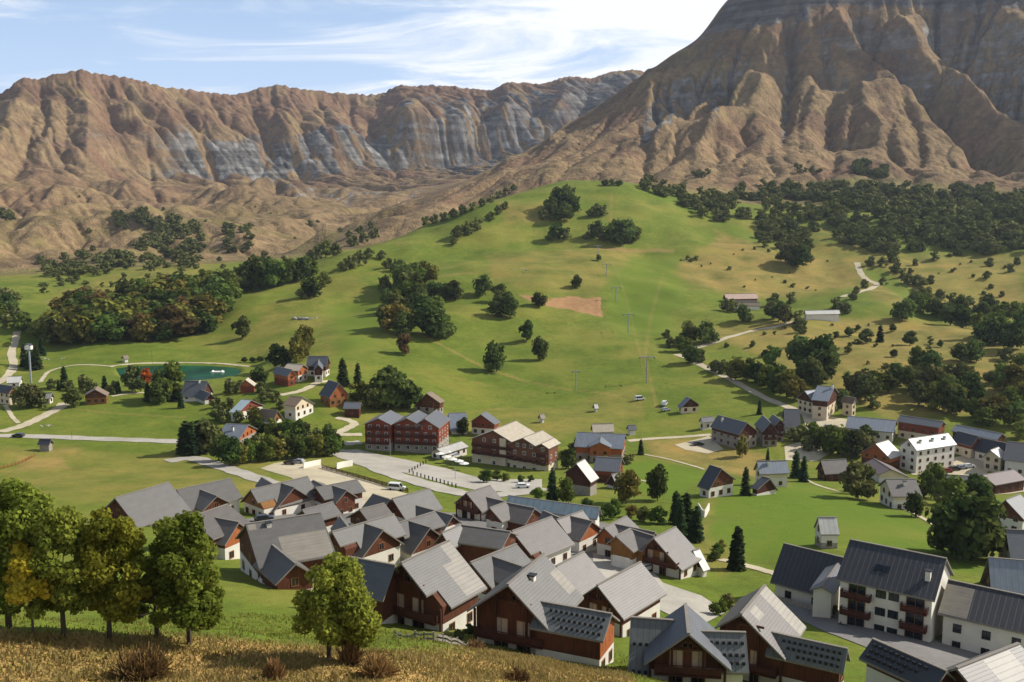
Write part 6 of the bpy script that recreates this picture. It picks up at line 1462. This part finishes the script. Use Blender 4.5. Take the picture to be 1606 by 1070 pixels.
# ------------------------------------------------------------------ cars, lifts, fences and small things
def carpaint(name, col):
    m, nt, b = mat(name); b.inputs['Base Color'].default_value = (*col, 1); b.inputs['Roughness'].default_value = .28; b.inputs['Coat Weight'].default_value = .5; return m
CP = {k: carpaint(k + ' car paint', C(v)) for k, v in dict(white='d8d8d4', black='1c1d20', silver='9a9da0', red='7c1f1c', blue='27364f').items()}
M_RUB = plain('tyre rubber', C('1b1b1c'), .9); M_GLS = plain('car glass', C('14181c'), .1, .1, 1, .6)
def car(px, py, head, col, label, group=None, van=False, lift=.16):
    P = on_ground(px, py); root = empty('parked_van' if van else 'parked_car', P + np.array([0, 0, lift]), R(head)); L_, Wd = (4.9, 1.95) if van else (4.3, 1.78)
    b = MB(); h = L_ / 2; hw = Wd / 2
    prof = [(-h, .35), (h, .35), (h, .72), (h * .93, .92), (h * .48, 1.0), (-h * .92, 1.02), (-h, .85)]
    roofz = 2.0 if van else 1.46; fr_ = .55 if van else .38; bk = -.98 if van else -.80
    def ext(pr, w0, w1=None):
        n_ = len(pr); a = [(x, -w0, z) for x, z in pr]; c = [(x, w0, z) for x, z in pr]
        for i in range(n_): b.poly([a[i], a[(i + 1) % n_], c[(i + 1) % n_], c[i]])
        b.poly(a[::-1]); b.poly(c)
    ext(prof, hw)
    cab = [(h * fr_ + .25, .98), (h * fr_ - .35, roofz), (h * bk + .25, roofz), (h * bk, .98)]; ext(cab, hw * .88)
    b.build('body', CP[col], root)
    g = MB()
    for s_ in (-1, 1):
        y = s_ * hw * .885; g.poly([(h * fr_ + .08, y, 1.04), (h * fr_ - .36, y, roofz - .12), (h * bk + .34, y, roofz - .12), (h * bk + .16, y, 1.04)])
    g.poly([(h * fr_ + .262, -hw * .78, 1.02), (h * fr_ + .262, hw * .78, 1.02), (h * fr_ - .30, hw * .74, roofz - .06), (h * fr_ - .30, -hw * .74, roofz - .06)])
    g.build('window', M_GLS, root)
    for sx in (-.62, .62):
        for sy in (-1, 1):
            w_ = MB(); w_.bar((h * sx, sy * (hw - .2), .33), (h * sx, sy * (hw + .02), .33), .66, n=12); w_.build('wheel', M_RUB, root)
    tag(root, label, 'van' if van else 'car', group); return root
car(1012, 896, 40, 'white', 'white car parked between the hamlet roofs'); car(622, 769, -14, 'white', 'white van parked at the end of the dark fence', van=True)
car(414, 818, 20, 'black', 'dark car parked behind the chalet with the bleached panel'); car(455, 729, 160, 'black', 'black car at the top of the gravel parking'); car(468, 727, 165, 'silver', 'silver car beside the black one on the gravel parking')
car(29, 686, 175, 'black', 'dark car driving on the left road')
car(1497, 738, 10, 'black', 'black car on the square below the white roofed hotel'); car(1508, 736, 15, 'silver', 'silver car in the middle of the row on the square'); car(1519, 734, 12, 'white', 'white car at the right end of the row on the square'); car(1485, 741, 5, 'red', 'dark red car at the left end of the row on the square')
car(1003, 628, 20, 'white', 'white van parked at the left on the meadow edge', van=True); car(1042, 636, 70, 'white', 'white high vehicle beside the blue roofed barn', van=True); car(1044, 645, 30, 'silver', 'grey trailer vehicle just below the white high vehicle')
car(1300, 672, -20, 'silver', 'silver car in the gravel yard by the lodge'); car(1095, 699, 10, 'black', 'black car in the yard beside the residence')
# chairlift
def pylon(px, py, top, label, arm=3.2, r=.28, head=False):
    P = on_ground(px, py); sl = float(np.linalg.norm(P)); h = (py - top) / FPX * sl * 1.02; root = empty('lift_pylon', P, 0)
    t = MB(); t.bar((0, 0, -.5), (0, 0, h), r * 2, n=10); t.build('mast', M['metal'], root)
    a = MB(); a.box(-arm, arm, -.22, .22, h - .1, h + .3); a.build('crossarm', M['metal'], root)
    for s_ in (-1, 1):
        w_ = MB(); w_.box(s_ * arm - .16, s_ * arm + .16, -1.6, 1.6, h - .55, h - .25); w_.build('sheave_train', M['black'], root)
    if head:
        c_ = MB(); c_.box(-1.4, 1.4, -1.1, 1.1, h - 2.4, h - .6); c_.build('head_cabin', M['whitef'], root)
    tag(root, label, 'lift pylon', 'chairlift pylons' if not head else None); return P + np.array([0, 0, h])
tops = [pylon(1014, 600, 561, 'nearest T shaped chairlift pylon on the meadow', 3.6), pylon(985, 522, 494, 'second chairlift pylon up the hill above the nearest one'), pylon(966, 474, 452, 'third chairlift pylon right of the orange soil'), pylon(951, 432, 415, 'fourth chairlift pylon high on the hill'), pylon(938, 398, 386, 'uppermost chairlift pylon on the hill')]
pylon(903, 612, 583, 'slim pylon alone left of the chairlift line', 1.8, .2); pylon(49, 602, 547, 'mast with a white head cabin among the left spruces', 1.2, .45, True)
for s_, lb in ((-1, 'left hand steel cable of the chairlift'), (1, 'right hand steel cable of the chairlift')):
    c_ = MB(); pts = [np.array(on_ground(1046, 640)) + np.array([0, 0, 4])] + tops
    for a, b in zip(pts[:-1], pts[1:]):
        prev = None
        for k in range(9):
            f = k / 8; p = a * (1 - f) + b * f - np.array([0, 0, 5 * f * (1 - f)]) + np.array([s_ * 3.2, 0, -.2])
            if prev is not None: c_.bar(tuple(prev), tuple(p), .07, n=5)
            prev = p
    tag(c_.build('lift_cable', M['black']), lb, 'cable')
# poles and lamps
def pole(px, py, top, label, lamp=True, cat='street lamp'):
    P = on_ground(px, py); sl = float(np.linalg.norm(P)); h = (py - top) / FPX * sl * 1.03; root = empty('street_lamp' if lamp else 'wooden_pole', P, RNG.random() * 6)
    t = MB(); t.bar((0, 0, -.3), (0, 0, h), .16, n=8); t.build('pole', M['metal'] if lamp else M['tanw'], root)
    if lamp:
        a = MB(); a.bar((0, 0, h - .05), (1.1, 0, h + .12), .09, n=6); a.build('arm', M['metal'], root); l_ = MB(); l_.box(.8, 1.5, -.14, .14, h + .02, h + .16); l_.build('lamp_head', M['black'], root)
    tag(root, label, cat); return root
pole(1584, 1012, 984, 'thin lamp post in front of the right apartment house'); pole(239, 572, 552, 'pale wooden pole on the far bank of the pond', False, 'pole'); pole(612, 716, 690, 'lamp post in front of the red hotel'); pole(714, 752, 733, 'lamp post on the square before the brown hotel'); pole(680, 652, 632, 'thin pole behind the brown chalet on the meadow edge', False, 'pole'); pole(113, 689, 679, 'short roadside post on the long straight road', False, 'post')
# bollards along the square: one kind, many copies
bz = MB(); bz.bar((0, 0, -.2), (0, 0, .75), .30, n=8); bz.bar((0, 0, .74), (0, 0, .86), .36, n=8); b0 = bz.build('bollard', M['black'])
spots = [(642 + 26 * k / 6, 742 - 15.5 * k / 6) for k in range(7)] + [(648 + 67 * k / 11, 745 + 20 * k / 11) for k in range(12)]
for i, p in enumerate(spots):
    o = b0 if i == 0 else b0.copy()
    if i: COL.objects.link(o)
    o.location = on_ground(*p) + np.array([0, 0, .12]); o.scale = (1.25, 1.25, 1.25); tag(o, 'dark bollard in the rows edging the square before the hotels', 'bollard', 'bollards edging the square')
def fence(pix, label, h=1.1, m='brown', name='fence', post=2.6, rails=(.35, .75), solid=False):
    pts = smooth_line([on_ground(*p)[:2] for p in pix], 10); P0 = pts[0]; z0 = gz(*P0); root = empty(name, (P0[0], P0[1], z0), 0); acc = 0; last = pts[0]; prev = None; seg = MB()
    P = [(p[0] - P0[0], p[1] - P0[1], gz(*p) - z0) for p in pts]
    for a, b in zip(P[:-1], P[1:]):
        if solid: seg.bar((a[0], a[1], a[2] + h / 2 - .1), (b[0], b[1], b[2] + h / 2 - .1), .25, h + .3)
        else:
            for r_ in rails: seg.bar((a[0], a[1], a[2] + r_ * h), (b[0], b[1], b[2] + r_ * h), .06, .2)
    seg.build('wall' if solid else 'rail', M[m], root)
    if not solid:
        for k in range(0, len(P), 2):
            q = MB(); q.box(P[k][0] - .08, P[k][0] + .08, P[k][1] - .08, P[k][1] + .08, P[k][2] - .4, P[k][2] + h); q.build('post', M[m], root)
    tag(root, label, 'wall' if solid else 'fence'); return root
fence([(505, 735), (545, 746), (590, 759), (640, 773)], 'dark wooden fence between the gravel parking and the mown strip', 1.2, rails=(.25, .5, .75, 1.0))
fence([(476, 735), (488, 732), (503, 729)], 'white rendered wall at the top of the gravel parking', 1.8, 'plaster', 'garden_wall', solid=True)
fence([(528, 736), (540, 733), (553, 731)], 'short white wall right of the hedge end', 2.0, 'plaster', 'garden_wall', solid=True)
fence([(0, 736), (30, 728), (55, 716)], 'pale rail fence below the dark wooden hut at the left', 1.1, 'tanw')
fence([(1095, 800), (1104, 812), (1112, 800)], 'white garden terrace wall below the blue black roof', 1.8, 'plaster', 'garden_wall', solid=True)
fence([(620, 1000), (680, 1008), (735, 1018)], 'weathered rail fence in front of the hamlet above the dry grass', 1.0, 'trim')
fence([(1205, 940), (1290, 962), (1360, 985)], 'low stone wall along the street before the apartment row', .9, 'stone', 'garden_wall', solid=True)
# pond raft, rocks on the meadow, logs
rz = at_z(341, 584, PONDZ); rf = MB(); rf.box(-3.2, 3.2, -1.6, 1.6, -.1, .45); rf.box(-2.6, -2.2, -1.5, 1.5, .45, .9); rf.box(2.2, 2.6, -1.5, 1.5, .45, .9); o = rf.build('raft', M['whitef']); o.location = (rz[0], rz[1], PONDZ); tag(o, 'white bathing raft floating on the green pond', 'raft')
def rocks(px, py, n_, rad, size, label, seed):
    rng = np.random.default_rng(seed); P = on_ground(px, py); bm = bmesh.new()
    for k in range(n_):
        r_ = bmesh.ops.create_icosphere(bm, subdivisions=2, radius=size * (.4 + .9 * rng.random())); c = Vector((rng.normal() * rad, rng.normal() * rad * .6, 0)); sc = Vector((1, .8, .6))
        for v in r_['verts']:
            v.co = Vector((v.co.x * sc.x, v.co.y * sc.y, v.co.z * sc.z)) * (1 + .35 * float(perlin(np.array([v.co.x * 1.3 + k]), np.array([v.co.y * 1.3 + v.co.z]), 4)[0])) + c
    me = bpy.data.meshes.new('rock_pile'); bm.to_mesh(me); bm.free(); me.materials.append(M['stone']); o = bpy.data.objects.new('rock_pile', me); COL.objects.link(o); o.location = P; tag(o, label, 'rocks')
rocks(477, 499, 9, 4.5, 1.5, 'grey rock pile with scrub alone on the left meadow', 5); rocks(812, 423, 5, 3.5, 1.0, 'small rock pile on the hill above the tight tree clump', 6); rocks(72, 668, 5, 2.2, .9, 'stones beside the fork of the left road', 7); rocks(90, 563, 4, 3, 1.0, 'pale boulders on the bank left of the pond', 8)
vh('small square cabin alone on the meadow above the brown hotel', (846, 650), (853, 649), (846, 656), H=3.6, roof='tan', wall='creamw', win=False, cat='cabin', group=None); vh('small pale kiosk on the meadow with a dark opening', (931, 634), (937, 633.5), (931, 639), H=3.4, roof='white', wall='brown', win=False, cat='kiosk', group=None)

pz = MB()
for k in range(8):
    a0, a1 = k * math.pi / 4, (k + 1) * math.pi / 4; pz.poly([(0, 0, 3.0), (1.7 * math.cos(a0), 1.7 * math.sin(a0), 2.4), (1.7 * math.cos(a1), 1.7 * math.sin(a1), 2.4)])
pc0 = pz.build('canopy', M['whitef']).data; pq = MB(); pq.bar((0, 0, -.2), (0, 0, 2.95), .09, n=6); pp0 = pq.build('pole', M['metal']).data
for o in [o for o in COL.objects if o.type == 'MESH' and o.data in (pc0, pp0)]: bpy.data.objects.remove(o)
for i, (a, b) in enumerate([(690, 722), (700, 727), (710, 731), (720, 734), (728, 738), (702, 719), (714, 723)]):
    root = empty('parasol', on_ground(a, b), i); 
    for nm, d in (('canopy', pc0), ('pole', pp0)):
        o = bpy.data.objects.new(nm, d); COL.objects.link(o); o.parent = root
    tag(root, 'white parasol on the terrace between the two hotels', 'parasol', 'white parasols between the hotels')

car(820, 766, 5, 'white', 'white car driving on the street below the brown hotel')
